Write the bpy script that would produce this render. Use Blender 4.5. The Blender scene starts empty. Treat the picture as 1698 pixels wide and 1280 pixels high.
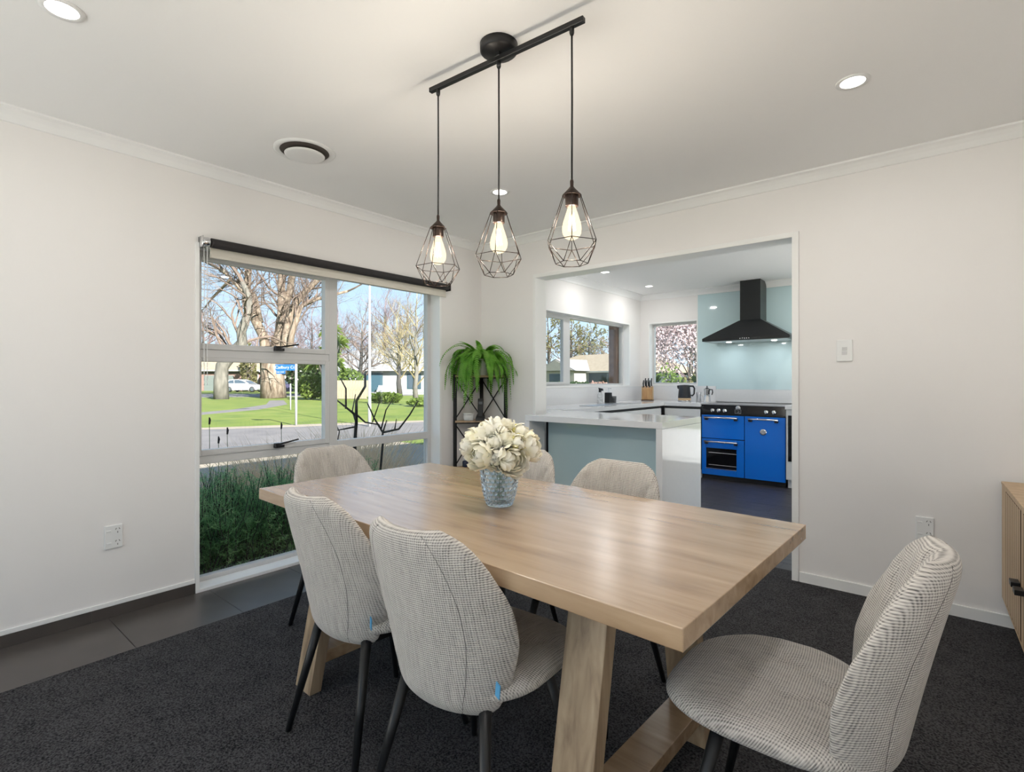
import bpy, bmesh, math, random
from mathutils import Vector, Matrix
R = math.radians
SC = bpy.context.scene
COL = SC.collection

# ---------------------------------------------------------------- camera, sky, sun, exposure
cam_d = bpy.data.cameras.new('camera'); cam = bpy.data.objects.new('camera', cam_d); COL.objects.link(cam)
cam.location = (0, 0, 1.181); cam.rotation_euler = (R(90), 0, R(39.654))
cam_d.sensor_width = 36; cam_d.lens = 36 * 859 / 1698; cam_d.shift_y = -9 / 1698
cam_d.clip_start = 0.05; cam_d.clip_end = 600
SC.camera = cam
SC.view_settings.view_transform = 'Standard'; SC.view_settings.look = 'None'
SC.view_settings.gamma = 1.0; SC.view_settings.use_curve_mapping = False
SC.view_settings.exposure = 0.28

DOWNLIGHT_W, KITCHEN_W, PENDANT_W, HOOD_W = 3.3, 3.4, 11.5, 0.8
wd = bpy.data.worlds.new('sky'); SC.world = wd; wd.use_nodes = True
nt = wd.node_tree; nt.nodes.clear()
tc = nt.nodes.new('ShaderNodeTexCoord'); sx = nt.nodes.new('ShaderNodeSeparateXYZ')
cr = nt.nodes.new('ShaderNodeValToRGB'); bg = nt.nodes.new('ShaderNodeBackground'); wo = nt.nodes.new('ShaderNodeOutputWorld')
nt.links.new(tc.outputs['Generated'], sx.inputs[0]); nt.links.new(sx.outputs['Z'], cr.inputs[0])
nt.links.new(cr.outputs[0], bg.inputs[0]); nt.links.new(bg.outputs[0], wo.inputs[0])
e = cr.color_ramp.elements
e[0].position = 0.0; e[0].color = (0.66, 0.81, 0.97, 1)
e[1].position = 1.0; e[1].color = (0.30, 0.50, 0.82, 1)
k = e.new(0.25); k.color = (0.46, 0.68, 0.95, 1)
bg.inputs[1].default_value = 1.12
sun_d = bpy.data.lights.new('sun', 'SUN'); sun_d.energy = 18.0; sun_d.angle = R(0.6); sun_d.color = (1.0, 0.955, 0.90)
sun = bpy.data.objects.new('sun', sun_d); COL.objects.link(sun)
sun.rotation_euler = Vector((-0.86, 0.18, -0.50)).to_track_quat('-Z', 'Y').to_euler()

# ---------------------------------------------------------------- materials
MATS = {}
EXK = 0.46      # sunlit outdoor surfaces: true (low) albedos under a full-strength sun
def ex(*c): return tuple(v * EXK for v in c)
def nodes_of(name):
    m = bpy.data.materials.new(name); m.use_nodes = True
    MATS[name] = m
    return m, m.node_tree, m.node_tree.nodes['Principled BSDF']
def pm(name, col, rough=0.5, metal=0.0, spec=0.5, coat=0.0, var=0.0, vscale=8.0, bump=0.0, bscale=200.0, emit=None, estr=0.0, trans=0.0, ior=1.45):
    if name in MATS: return MATS[name]
    m, t, b = nodes_of(name)
    b.inputs['Base Color'].default_value = (*col, 1); b.inputs['Roughness'].default_value = rough
    b.inputs['Metallic'].default_value = metal; b.inputs['Specular IOR Level'].default_value = spec
    b.inputs['Coat Weight'].default_value = coat; b.inputs['Coat Roughness'].default_value = 0.05
    b.inputs['Transmission Weight'].default_value = trans; b.inputs['IOR'].default_value = ior
    if emit: b.inputs['Emission Color'].default_value = (*emit, 1); b.inputs['Emission Strength'].default_value = estr
    if var or bump:
        c = t.nodes.new('ShaderNodeTexCoord')
        if var:
            n = t.nodes.new('ShaderNodeTexNoise'); n.inputs['Scale'].default_value = vscale; n.inputs['Detail'].default_value = 4
            r = t.nodes.new('ShaderNodeValToRGB')
            r.color_ramp.elements[0].position = 0.3; r.color_ramp.elements[1].position = 0.7
            r.color_ramp.elements[0].color = (*[v * (1 - var) for v in col], 1); r.color_ramp.elements[1].color = (*[min(1, v * (1 + var)) for v in col], 1)
            t.links.new(c.outputs['Object'], n.inputs['Vector']); t.links.new(n.outputs['Fac'], r.inputs[0]); t.links.new(r.outputs[0], b.inputs['Base Color'])
        if bump:
            n2 = t.nodes.new('ShaderNodeTexNoise'); n2.inputs['Scale'].default_value = bscale; n2.inputs['Detail'].default_value = 3
            bp = t.nodes.new('ShaderNodeBump'); bp.inputs['Strength'].default_value = bump; bp.inputs['Distance'].default_value = 0.004
            t.links.new(c.outputs['Object'], n2.inputs['Vector']); t.links.new(n2.outputs['Fac'], bp.inputs['Height']); t.links.new(bp.outputs[0], b.inputs['Normal'])
    return m
def ramp_noise(name, cols, scale=(1, 1, 1), nscale=5, detail=5, rough=0.5, dist=0.0, bump=0.0, bdist=0.002, lo=0.3, hi=0.7, spec=0.5, coat=0.0, k=1.0):
    cols = [tuple(v * k for v in c_) for c_ in cols]
    m, t, b = nodes_of(name)
    c = t.nodes.new('ShaderNodeTexCoord'); mp = t.nodes.new('ShaderNodeMapping'); mp.inputs['Scale'].default_value = scale
    n = t.nodes.new('ShaderNodeTexNoise'); n.inputs['Scale'].default_value = nscale; n.inputs['Detail'].default_value = detail; n.inputs['Distortion'].default_value = dist
    r = t.nodes.new('ShaderNodeValToRGB'); el = r.color_ramp.elements
    el[0].position = lo; el[0].color = (*cols[0], 1); el[1].position = hi; el[1].color = (*cols[-1], 1)
    for i, cc in enumerate(cols[1:-1]): q = el.new(lo + (hi - lo) * (i + 1) / (len(cols) - 1)); q.color = (*cc, 1)
    t.links.new(c.outputs['Object'], mp.inputs[0]); t.links.new(mp.outputs[0], n.inputs['Vector']); t.links.new(n.outputs['Fac'], r.inputs[0]); t.links.new(r.outputs[0], b.inputs['Base Color'])
    b.inputs['Roughness'].default_value = rough; b.inputs['Specular IOR Level'].default_value = spec; b.inputs['Coat Weight'].default_value = coat; b.inputs['Coat Roughness'].default_value = 0.25
    if bump:
        bp = t.nodes.new('ShaderNodeBump'); bp.inputs['Strength'].default_value = bump; bp.inputs['Distance'].default_value = bdist
        t.links.new(n.outputs['Fac'], bp.inputs['Height']); t.links.new(bp.outputs[0], b.inputs['Normal'])
    return m

WALL = pm('wall_paint', (0.87, 0.845, 0.828), 0.7, var=0.01, vscale=1.5)
CEIL = pm('ceiling_paint', (0.93, 0.925, 0.915), 0.8)
TRIM = pm('white_trim', (0.89, 0.885, 0.87), 0.35)
ALU = pm('powder_coated_aluminium', (0.66, 0.655, 0.65), 0.4)
PLASTIC = pm('white_plastic', (0.85, 0.85, 0.84), 0.3)
SLOT = pm('grey_slot', (0.06, 0.06, 0.06), 0.6)
BLACK = pm('black_metal', (0.010, 0.010, 0.011), 0.38)
BLACKM = pm('black_matt', (0.022, 0.021, 0.022), 0.6)
BLINDF = pm('charcoal_blind_fabric', (0.030, 0.027, 0.028), 0.75)
CREAM = pm('cream_rail', (0.70, 0.66, 0.58), 0.5)
CHROME = pm('chrome', (0.75, 0.75, 0.76), 0.15, 1.0)
STEEL = pm('brushed_steel', (0.55, 0.55, 0.56), 0.3, 1.0)
QUARTZ = pm('white_quartz', (0.80, 0.80, 0.81), 0.07, var=0.01, vscale=30)
CABW = pm('white_cabinet_lacquer', (0.76, 0.765, 0.77), 0.22)
MINT = pm('mint_back_painted_glass', (0.58, 0.74, 0.77), 0.06, coat=0.5)
BLUE = pm('blue_enamel', (0.005, 0.19, 0.82), 0.16, coat=0.3)
GLOSSB = pm('black_glass', (0.006, 0.006, 0.008), 0.08)
HOODB = pm('black_hood_enamel', (0.016, 0.017, 0.018), 0.3)
TILE = pm('brown_grey_tile', (0.078, 0.068, 0.062), 0.30, var=0.12, vscale=5)
GROUT = pm('grout', (0.10, 0.09, 0.085), 0.9)
BRICK = ramp_noise('brown_brick', [(0.16, 0.085, 0.055), (0.24, 0.14, 0.10)], (1, 1, 1), 12, rough=0.9)
KNIFEW = ramp_noise('acacia', [(0.42, 0.22, 0.09), (0.58, 0.35, 0.16)], (6, 6, 1), 8, rough=0.45)
OAK = ramp_noise('oak_table', [(0.28, 0.175, 0.10), (0.38, 0.25, 0.145), (0.44, 0.30, 0.18), (0.52, 0.365, 0.23)], (1.2, 11, 11), 2.2, 6, 0.27, 0.5, 0.0, 0.001, 0.25, 0.75, spec=0.7, coat=0.8)
OAKLEG = ramp_noise('oak_leg', [(0.20, 0.135, 0.085), (0.36, 0.26, 0.165), (0.47, 0.36, 0.24)], (14, 14, 1.1), 2.4, 9, 0.5, 0.6, 0.2, 0.001, 0.25, 0.75)
OAKSIDE = ramp_noise('oak_sideboard', [(0.46, 0.31, 0.17), (0.60, 0.43, 0.26)], (12, 12, 1.2), 2.5, 8, 0.45, 0.4, 0.1, 0.001)
OAKSHELF = ramp_noise('oak_shelf', [(0.36, 0.24, 0.14), (0.55, 0.40, 0.26)], (2, 12, 12), 3, 8, 0.5, 0.4)
PLANK = ramp_noise('dark_vinyl_plank', [(0.020, 0.018, 0.020), (0.045, 0.041, 0.044), (0.080, 0.070, 0.068)], (1.5, 14, 1), 3, 8, 0.40, 0.3)
FERNG = ramp_noise('fern_green', [(0.08, 0.26, 0.02), (0.20, 0.48, 0.05), (0.33, 0.60, 0.12)], (1, 1, 1), 14, 3, 0.55)
PETAL = ramp_noise('cream_petal', [(0.93, 0.89, 0.68), (0.96, 0.94, 0.84), (0.97, 0.96, 0.91)], (1, 1, 1), 18, 3, 0.6)
PETALY = pm('yellow_green_petal', (0.75, 0.70, 0.28), 0.6, var=0.15, vscale=25)
STEMG = pm('stem_green', (0.06, 0.16, 0.05), 0.6)
GRASS = ramp_noise('lawn_grass', [(0.14, 0.22, 0.012), (0.22, 0.30, 0.018), (0.29, 0.33, 0.045)], (1, 1, 1), 0.8, 8, 0.9, k=EXK)
ASPH = ramp_noise('asphalt', [(0.23, 0.21, 0.21), (0.33, 0.30, 0.29)], (1, 1, 1), 2.0, 6, 0.9, k=EXK)
KERB = ramp_noise('pale_verge', [(0.45, 0.37, 0.27), (0.58, 0.49, 0.38)], (1, 1, 1), 1.2, 6, 0.9, k=EXK)
BARK = ramp_noise('pale_bark', [(0.17, 0.115, 0.08), (0.38, 0.29, 0.21), (0.55, 0.47, 0.38)], (3, 3, 1.0), 1.6, 6, 0.9, 0.3, 0.5, 0.05, k=EXK)
BARKD = ramp_noise('dark_bark', [(0.05, 0.045, 0.04), (0.13, 0.115, 0.10)], (3, 3, 1), 1.6, 6, 0.9, k=EXK)
BARKG = ramp_noise('grey_bark', [(0.16, 0.15, 0.125), (0.36, 0.33, 0.28)], (3, 3, 1), 1.6, 6, 0.9, k=EXK)
TWIG = pm('brown_twig', ex(0.28, 0.205, 0.165), 0.9, var=0.2, vscale=0.5)
TWIGP = pm('purple_twig', ex(0.36, 0.27, 0.28), 0.9, var=0.2, vscale=0.4)
TWIGY = pm('ochre_twig', ex(0.46, 0.38, 0.20), 0.9, var=0.25, vscale=0.4)
TWIGR = pm('russet_twig', ex(0.36, 0.215, 0.17), 0.9, var=0.2, vscale=0.4)
LEAFD = ramp_noise('dark_leaf', [(0.035, 0.085, 0.02), (0.10, 0.18, 0.04)], (1, 1, 1), 1.2, 4, 0.6, k=EXK)
LEAFL = ramp_noise('light_leaf', [(0.14, 0.25, 0.03), (0.34, 0.46, 0.08)], (1, 1, 1), 1.2, 4, 0.6, k=EXK)
ROSEM = ramp_noise('rosemary_needles', [(0.10, 0.24, 0.10), (0.22, 0.44, 0.18), (0.38, 0.58, 0.27)], (1, 1, 1), 5, 4, 0.6)
DRYG = ramp_noise('dry_grass', [(0.60, 0.43, 0.27), (0.82, 0.66, 0.46)], (1, 1, 1), 4, 3, 0.9)
BLOSS = pm('pale_pink_blossom', (0.62, 0.50, 0.52), 0.8, var=0.12, vscale=2)
OLIVE = ramp_noise('olive_leaf', [(0.24, 0.23, 0.08), (0.42, 0.40, 0.17)], (1, 1, 1), 0.8, 3, 0.8, k=EXK)

def leafy(m, amount=0.4):
    # thin leaves and petals let light through: mix the surface with a translucent lobe of the same colour
    t = m.node_tree; b = t.nodes['Principled BSDF']; o = t.nodes['Material Output']
    tr = t.nodes.new('ShaderNodeBsdfTranslucent'); mx = t.nodes.new('ShaderNodeMixShader'); mx.inputs[0].default_value = amount
    src = b.inputs['Base Color']
    if src.is_linked: t.links.new(src.links[0].from_socket, tr.inputs[0])
    else: tr.inputs[0].default_value = src.default_value
    t.links.new(b.outputs[0], mx.inputs[1]); t.links.new(tr.outputs[0], mx.inputs[2]); t.links.new(mx.outputs[0], o.inputs[0])
leafy(PETAL, 0.25)
for m_ in (FERNG, PETALY, LEAFD, LEAFL, ROSEM, DRYG, BLOSS, OLIVE): leafy(m_, 0.48)

def carpet_mat():
    m, t, b = nodes_of('charcoal_carpet')
    c = t.nodes.new('ShaderNodeTexCoord')
    n = t.nodes.new('ShaderNodeTexNoise'); n.inputs['Scale'].default_value = 160; n.inputs['Detail'].default_value = 3
    n2 = t.nodes.new('ShaderNodeTexNoise'); n2.inputs['Scale'].default_value = 9; n2.inputs['Detail'].default_value = 3
    mx = t.nodes.new('ShaderNodeMath'); mx.operation = 'MULTIPLY_ADD'; mx.inputs[1].default_value = 0.18
    r = t.nodes.new('ShaderNodeValToRGB'); el = r.color_ramp.elements
    el[0].position = 0.42; el[0].color = (0.013, 0.013, 0.014, 1); el[1].position = 0.72; el[1].color = (0.086, 0.084, 0.087, 1)
    bp = t.nodes.new('ShaderNodeBump'); bp.inputs['Strength'].default_value = 1.0; bp.inputs['Distance'].default_value = 0.006
    t.links.new(c.outputs['Object'], n.inputs['Vector']); t.links.new(c.outputs['Object'], n2.inputs['Vector'])
    t.links.new(n2.outputs['Fac'], mx.inputs[0]); t.links.new(n.outputs['Fac'], mx.inputs[2]); t.links.new(mx.outputs[0], r.inputs[0])
    t.links.new(r.outputs[0], b.inputs['Base Color']); t.links.new(n.outputs['Fac'], bp.inputs['Height']); t.links.new(bp.outputs[0], b.inputs['Normal'])
    b.inputs['Roughness'].default_value = 1.0; b.inputs['Specular IOR Level'].default_value = 0.1
    return m
CARPET = carpet_mat()

def fabric_mat():
    m, t, b = nodes_of('ribbed_tweed')
    uv = t.nodes.new('ShaderNodeUVMap'); uv.uv_map = 'UVMap'
    w1 = t.nodes.new('ShaderNodeTexWave'); w1.bands_direction = 'Y'; w1.inputs['Scale'].default_value = 56; w1.inputs['Distortion'].default_value = 0.9; w1.inputs['Detail'].default_value = 2; w1.inputs['Detail Scale'].default_value = 3
    w2 = t.nodes.new('ShaderNodeTexWave'); w2.bands_direction = 'X'; w2.inputs['Scale'].default_value = 56; w2.inputs['Distortion'].default_value = 1.5; w2.inputs['Detail'].default_value = 2; w2.inputs['Detail Scale'].default_value = 2
    n = t.nodes.new('ShaderNodeTexNoise'); n.inputs['Scale'].default_value = 1.0; n.inputs['Detail'].default_value = 3
    mp = t.nodes.new('ShaderNodeMapping'); mp.inputs['Scale'].default_value = (60, 500, 1)
    mp2 = t.nodes.new('ShaderNodeMapping'); mp2.inputs['Scale'].default_value = (170, 14, 1)
    n3 = t.nodes.new('ShaderNodeTexNoise'); n3.inputs['Scale'].default_value = 1.0; n3.inputs['Detail'].default_value = 2
    for d in (w1, w2): t.links.new(uv.outputs[0], d.inputs['Vector'])
    t.links.new(uv.outputs[0], mp.inputs[0]); t.links.new(mp.outputs[0], n.inputs['Vector'])
    t.links.new(uv.outputs[0], mp2.inputs[0]); t.links.new(mp2.outputs[0], n3.inputs['Vector'])
    def ma(op, a, bb, c=None):
        q = t.nodes.new('ShaderNodeMath'); q.operation = op
        for i, v in enumerate((a, bb, c)):
            if v is None: continue
            if isinstance(v, (int, float)): q.inputs[i].default_value = v
            else: t.links.new(v, q.inputs[i])
        return q.outputs[0]
    h = ma('ADD', ma('MULTIPLY', w1.outputs['Fac'], 0.50), ma('MULTIPLY', w2.outputs['Fac'], 0.28))
    h2 = ma('ADD', h, ma('MULTIPLY', n.outputs['Fac'], 0.25))
    h3 = ma('ADD', h2, ma('MULTIPLY', ma('SUBTRACT', n3.outputs['Fac'], 0.5), 0.55))
    r = t.nodes.new('ShaderNodeValToRGB'); el = r.color_ramp.elements
    el[0].position = 0.10; el[0].color = (0.13, 0.12, 0.112, 1); el[1].position = 0.75; el[1].color = (0.66, 0.62, 0.575, 1)
    q = el.new(0.34); q.color = (0.42, 0.39, 0.36, 1)
    bp = t.nodes.new('ShaderNodeBump'); bp.inputs['Strength'].default_value = 0.8; bp.inputs['Distance'].default_value = 0.0025
    t.links.new(h3, r.inputs[0]); t.links.new(r.outputs[0], b.inputs['Base Color']); t.links.new(h, bp.inputs['Height']); t.links.new(bp.outputs[0], b.inputs['Normal'])
    b.inputs['Roughness'].default_value = 0.95; b.inputs['Specular IOR Level'].default_value = 0.15; b.inputs['Sheen Weight'].default_value = 0.2
    return m
FABRIC = fabric_mat()

def pane_mat():
    m, t, b = nodes_of('window_glass'); t.nodes.remove(b)
    tr = t.nodes.new('ShaderNodeBsdfTransparent'); tr.inputs[0].default_value = (0.97, 0.985, 0.98, 1)
    gl = t.nodes.new('ShaderNodeBsdfGlossy'); gl.inputs['Roughness'].default_value = 0.01
    lw = t.nodes.new('ShaderNodeLayerWeight'); lw.inputs[0].default_value = 0.5
    pw = t.nodes.new('ShaderNodeMath'); pw.operation = 'POWER'; pw.inputs[1].default_value = 5.0; t.links.new(lw.outputs['Facing'], pw.inputs[0])
    fr = t.nodes.new('ShaderNodeMath'); fr.operation = 'MULTIPLY_ADD'; fr.inputs[1].default_value = 0.6; fr.inputs[2].default_value = 0.025; t.links.new(pw.outputs[0], fr.inputs[0])
    mx = t.nodes.new('ShaderNodeMixShader'); o = t.nodes['Material Output']
    t.links.new(fr.outputs[0], mx.inputs[0]); t.links.new(tr.outputs[0], mx.inputs[1]); t.links.new(gl.outputs[0], mx.inputs[2]); t.links.new(mx.outputs[0], o.inputs[0])
    return m
PANE = pane_mat()
def mix_emit(name, col, strength, fac):
    m, t, b = nodes_of(name); t.nodes.remove(b)
    tr = t.nodes.new('ShaderNodeBsdfTransparent'); em = t.nodes.new('ShaderNodeEmission'); em.inputs[0].default_value = (*col, 1); em.inputs[1].default_value = strength
    mx = t.nodes.new('ShaderNodeMixShader'); mx.inputs[0].default_value = fac
    t.links.new(tr.outputs[0], mx.inputs[1]); t.links.new(em.outputs[0], mx.inputs[2]); t.links.new(mx.outputs[0], t.nodes['Material Output'].inputs[0])
    return m
BULB = mix_emit('glowing_amber_bulb', (1.0, 0.80, 0.52), 1.5, 0.55)
FILA = pm('hot_filament', (1, 0.8, 0.5), 0.5, emit=(1.0, 0.80, 0.50), estr=6.0)
LENS = pm('lit_lens', (1, 1, 1), 0.5, emit=(1.0, 0.96, 0.90), estr=6.0)
VGLASS = pm('pale_blue_glass', (0.80, 0.92, 1.0), 0.02, trans=0.96, ior=1.45)

# ---------------------------------------------------------------- mesh helpers
class MB:
    def __init__(s): s.v = []; s.f = []; s.uv = {}
    def add(s, vs, fs):
        o = len(s.v); s.v += [tuple(p) for p in vs]; s.f += [tuple(o + i for i in f) for f in fs]; return o
    def box(s, x0, x1, y0, y1, z0, z1):
        s.add([(x0, y0, z0), (x1, y0, z0), (x1, y1, z0), (x0, y1, z0), (x0, y0, z1), (x1, y0, z1), (x1, y1, z1), (x0, y1, z1)],
              [(0, 3, 2, 1), (4, 5, 6, 7), (0, 1, 5, 4), (1, 2, 6, 5), (2, 3, 7, 6), (3, 0, 4, 7)]); return s
    def hexa(s, lo, hi):
        s.add(list(lo) + list(hi), [(0, 3, 2, 1), (4, 5, 6, 7), (0, 1, 5, 4), (1, 2, 6, 5), (2, 3, 7, 6), (3, 0, 4, 7)]); return s
    def prism(s, poly, fn, a, b):            # poly of 2D points, fn(u, v, w) -> 3D
        n = len(poly)
        s.add([fn(u, v, a) for u, v in poly] + [fn(u, v, b) for u, v in poly],
              [tuple(range(n))[::-1], tuple(range(n, 2 * n))] + [(i, (i + 1) % n, n + (i + 1) % n, n + i) for i in range(n)]); return s
    def tube(s, pts, rad, n=8, cap=True):
        pts = [Vector(p) for p in pts]; m = len(pts)
        if not isinstance(rad, (list, tuple)): rad = [rad] * m
        vs = []; up = None
        for i, p in enumerate(pts):
            d = (pts[min(i + 1, m - 1)] - pts[max(i - 1, 0)])
            d = d.normalized() if d.length > 1e-9 else Vector((0, 0, 1))
            if up is None:
                a = Vector((0, 0, 1)) if abs(d.z) < 0.9 else Vector((1, 0, 0)); up = d.cross(a).normalized()
            else:
                up = (up - d * up.dot(d)); up = up.normalized() if up.length > 1e-6 else d.orthogonal().normalized()
            q = d.cross(up)
            for j in range(n):
                a = 2 * math.pi * j / n; vs.append(p + (up * math.cos(a) + q * math.sin(a)) * rad[i])
        fs = [(i * n + j, i * n + (j + 1) % n, (i + 1) * n + (j + 1) % n, (i + 1) * n + j) for i in range(m - 1) for j in range(n)]
        if cap: fs += [tuple(range(n))[::-1], tuple(range((m - 1) * n, m * n))]
        s.add(vs, fs); return s
    def lathe(s, prof, n=24, c=(0, 0, 0), axis='z', cap=True):
        vs = []
        for r, h in prof:
            for j in range(n):
                a = 2 * math.pi * j / n; x, y = r * math.cos(a), r * math.sin(a)
                p = (x, y, h) if axis == 'z' else ((h, x, y) if axis == 'x' else (y, h, x))
                vs.append((c[0] + p[0], c[1] + p[1], c[2] + p[2]))
        m = len(prof)
        fs = [(i * n + j, i * n + (j + 1) % n, (i + 1) * n + (j + 1) % n, (i + 1) * n + j) for i in range(m - 1) for j in range(n)]
        if cap: fs += [tuple(range(n))[::-1], tuple(range((m - 1) * n, m * n))]
        s.add(vs, fs); return s
    def ball(s, c, r, n=8, m=6, sq=(1, 1, 1)):
        vs = [(c[0], c[1], c[2] - r * sq[2])]
        for i in range(1, m):
            a = math.pi * i / m - math.pi / 2
            for j in range(n):
                b = 2 * math.pi * j / n; vs.append((c[0] + r * sq[0] * math.cos(a) * math.cos(b), c[1] + r * sq[1] * math.cos(a) * math.sin(b), c[2] + r * sq[2] * math.sin(a)))
        vs.append((c[0], c[1], c[2] + r * sq[2])); t = len(vs) - 1
        fs = [(0, 1 + (j + 1) % n, 1 + j) for j in range(n)]
        for i in range(m - 2):
            for j in range(n): fs.append((1 + i * n + j, 1 + i * n + (j + 1) % n, 1 + (i + 1) * n + (j + 1) % n, 1 + (i + 1) * n + j))
        fs += [(1 + (m - 2) * n + j, 1 + (m - 2) * n + (j + 1) % n, t) for j in range(n)]
        s.add(vs, fs); return s
    def mesh(s, name, mat=None, smooth=False):
        me = bpy.data.meshes.new(name); me.from_pydata(s.v, [], s.f); me.update()
        if mat: me.materials.append(mat)
        if smooth: me.polygons.foreach_set('use_smooth', [True] * len(me.polygons))
        return me
def link_mesh(name, me, parent=None, loc=None, rot=None):
    o = bpy.data.objects.new(name, me); COL.objects.link(o)
    if parent: o.parent = parent
    if loc: o.location = loc
    if rot: o.rotation_euler = rot
    return o
def obj(name, mb, mat, parent=None, smooth=False, bevel=0.0, fixn=True, seg=2):
    me = mb.mesh(name, mat, smooth)
    if fixn:
        bm = bmesh.new(); bm.from_mesh(me); bmesh.ops.recalc_face_normals(bm, faces=bm.faces); bm.to_mesh(me); bm.free()
        if smooth: me.polygons.foreach_set('use_smooth', [True] * len(me.polygons))
    o = link_mesh(name, me, parent)
    if bevel:
        b = o.modifiers.new('bevel', 'BEVEL'); b.width = bevel; b.segments = seg; b.limit_method = 'ANGLE'; b.angle_limit = R(40)
    return o
def bx(name, dims, mat, parent=None, bevel=0.0): return obj(name, MB().box(*dims), mat, parent, bevel=bevel, fixn=False)
def tag(o, label, cat, group=None, kind=None):
    o['label'] = label; o['category'] = cat
    if group: o['group'] = group
    if kind: o['kind'] = kind
    return o
def thing(name, label, cat, loc=(0, 0, 0), rz=0, group=None):
    o = bpy.data.objects.new(name, None); COL.objects.link(o); o.empty_display_size = 0.1
    o.location = loc; o.rotation_euler = (0, 0, rz); return tag(o, label, cat, group)
def struct(o, label, cat='structure'):
    o['kind'] = 'structure'; o['label'] = label; o['category'] = cat; return o
def copy_tree(o, parent=None):
    c = o.copy(); COL.objects.link(c); c.parent = parent
    for ch in o.children: copy_tree(ch, c)
    return c
def lamp(parent, kind, loc, watts, color=(1, 0.93, 0.84), size=0.05, rot=None, spot=None):
    d = bpy.data.lights.new('lamp_light', kind); d.energy = watts; d.color = color
    if kind == 'AREA': d.shape = 'DISK'; d.size = size
    else: d.shadow_soft_size = size
    if spot: d.spot_size = spot; d.spot_blend = 0.8
    o = bpy.data.objects.new('lamp_light', d); COL.objects.link(o); o.parent = parent; o.location = loc
    if rot: o.rotation_euler = rot
    return o

# ---------------------------------------------------------------- the room shell
WX, BY, CH, KX, KY, RX, RY = -3.183, 3.408, 2.385, -3.30, 6.85, 0.64, -1.3
WIN = (1.109, 2.899, 0.022, 1.93)       # dining window liner opening: y0 y1 z0 z1
# left wall with the window opening
m = MB()
m.box(-3.333, WX, RY, WIN[0] - .020, 0, CH); m.box(-3.333, WX, WIN[1] + .020, BY, 0, CH)
m.box(-3.333, WX, WIN[0] - .020, WIN[1] + .020, WIN[3] + .019, CH)
m.box(-3.333, WX, WIN[0], WIN[1], -0.14, 0.0)
wl = struct(obj('wall_left', m, WALL, fixn=False), 'warm white left wall around the tall window', 'wall')
m = MB()
m.box(-3.385, -3.336, RY, WIN[0] - .02, -0.14, CH); m.box(-3.385, -3.336, WIN[1] + .018, BY + .05, -0.14, CH)
m.box(-3.385, -3.336, WIN[0] - .02, WIN[1] + .018, WIN[3] + .02, CH)
struct(obj('wall_outer', m, BRICK, fixn=False), 'brown brick veneer edge outside the tall window', 'wall')
# wall between dining room and kitchen with the wide opening
OX0, OX1, OZ = -2.572, -0.672, 2.03
m = MB(); m.box(KX, OX0, BY, BY + .13, 0, CH); m.box(OX1, RX + .15, BY, BY + .13, 0, CH); m.box(OX0, OX1, BY, BY + .13, OZ, CH)
struct(obj('wall_back', m, WALL, fixn=False), 'warm white wall with the wide opening to the kitchen', 'wall')
struct(bx('wall_right', (RX, RX + .15, RY, BY, 0, CH), WALL), 'white wall behind the slatted sideboard', 'wall')
m = MB(); m.box(-3.333, -3.0, RY - .15, RY, 0, CH); m.box(.46, RX + .15, RY - .15, RY, 0, CH); m.box(-3.0, .46, RY - .15, RY, 2.2, CH)
struct(obj('wall_rear', m, WALL, fixn=False), 'white wall around the added glazed doors behind the viewer', 'wall')
d = bpy.data.objects.new('added_door_1', None); COL.objects.link(d); struct(d, 'added wide glazed doors behind the viewer, letting daylight in', 'door')  # unseen doors added so daylight reaches the ceiling and near chair backs
for i in range(4):
    x0 = -3.0 + i * .865; m = MB()
    m.box(x0, x0 + .05, RY - .10, RY - .05, 0, 2.2); m.box(x0 + .815, x0 + .865, RY - .10, RY - .05, 0, 2.2)
    m.box(x0 + .05, x0 + .815, RY - .10, RY - .05, 0, .06); m.box(x0 + .05, x0 + .815, RY - .10, RY - .05, 2.14, 2.2)
    p = obj('added_door_leaf', m, ALU, d, fixn=False); bx('glass_pane', (x0 + .05, x0 + .815, RY - .078, RY - .072, .06, 2.14), PANE, p)
# kitchen walls
d = bpy.data.objects.new('added_door_2', None); COL.objects.link(d); struct(d, 'added glazed kitchen back door, unseen, letting daylight in', 'door')  # unseen door added to bring more sky light into the kitchen
m = MB(); m.box(-.60, -.54, KY + .03, KY + .08, 0, 2.12); m.box(.49, .55, KY + .03, KY + .08, 0, 2.12); m.box(-.54, .49, KY + .03, KY + .08, 0, .08); m.box(-.54, .49, KY + .03, KY + .08, 2.05, 2.12)
p = obj('added_door_leaf', m, ALU, d, fixn=False); bx('glass_pane', (-.54, .49, KY + .05, KY + .056, .08, 2.05), PANE, p)
KW = (3.75, 6.50, 1.12, 1.945)          # kitchen side window y0 y1 z0 z1
m = MB(); g_ = .017; m.box(KX - .15, KX, BY + .13, KW[0] - g_, 0, CH); m.box(KX - .15, KX, KW[1] + g_, KY + .15, 0, CH); m.box(KX - .15, KX, KW[0] - g_, KW[1] + g_, KW[3] + g_, CH); m.box(KX - .15, KX, KW[0] - g_, KW[1] + g_, 0, KW[2] - g_)
struct(obj('wall_kitchen_left', m, WALL, fixn=False), 'white kitchen wall around the long sink window', 'wall')
BW = (-3.16, -2.50, 1.13, 1.975)        # kitchen far window x0 x1 z0 z1
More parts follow.
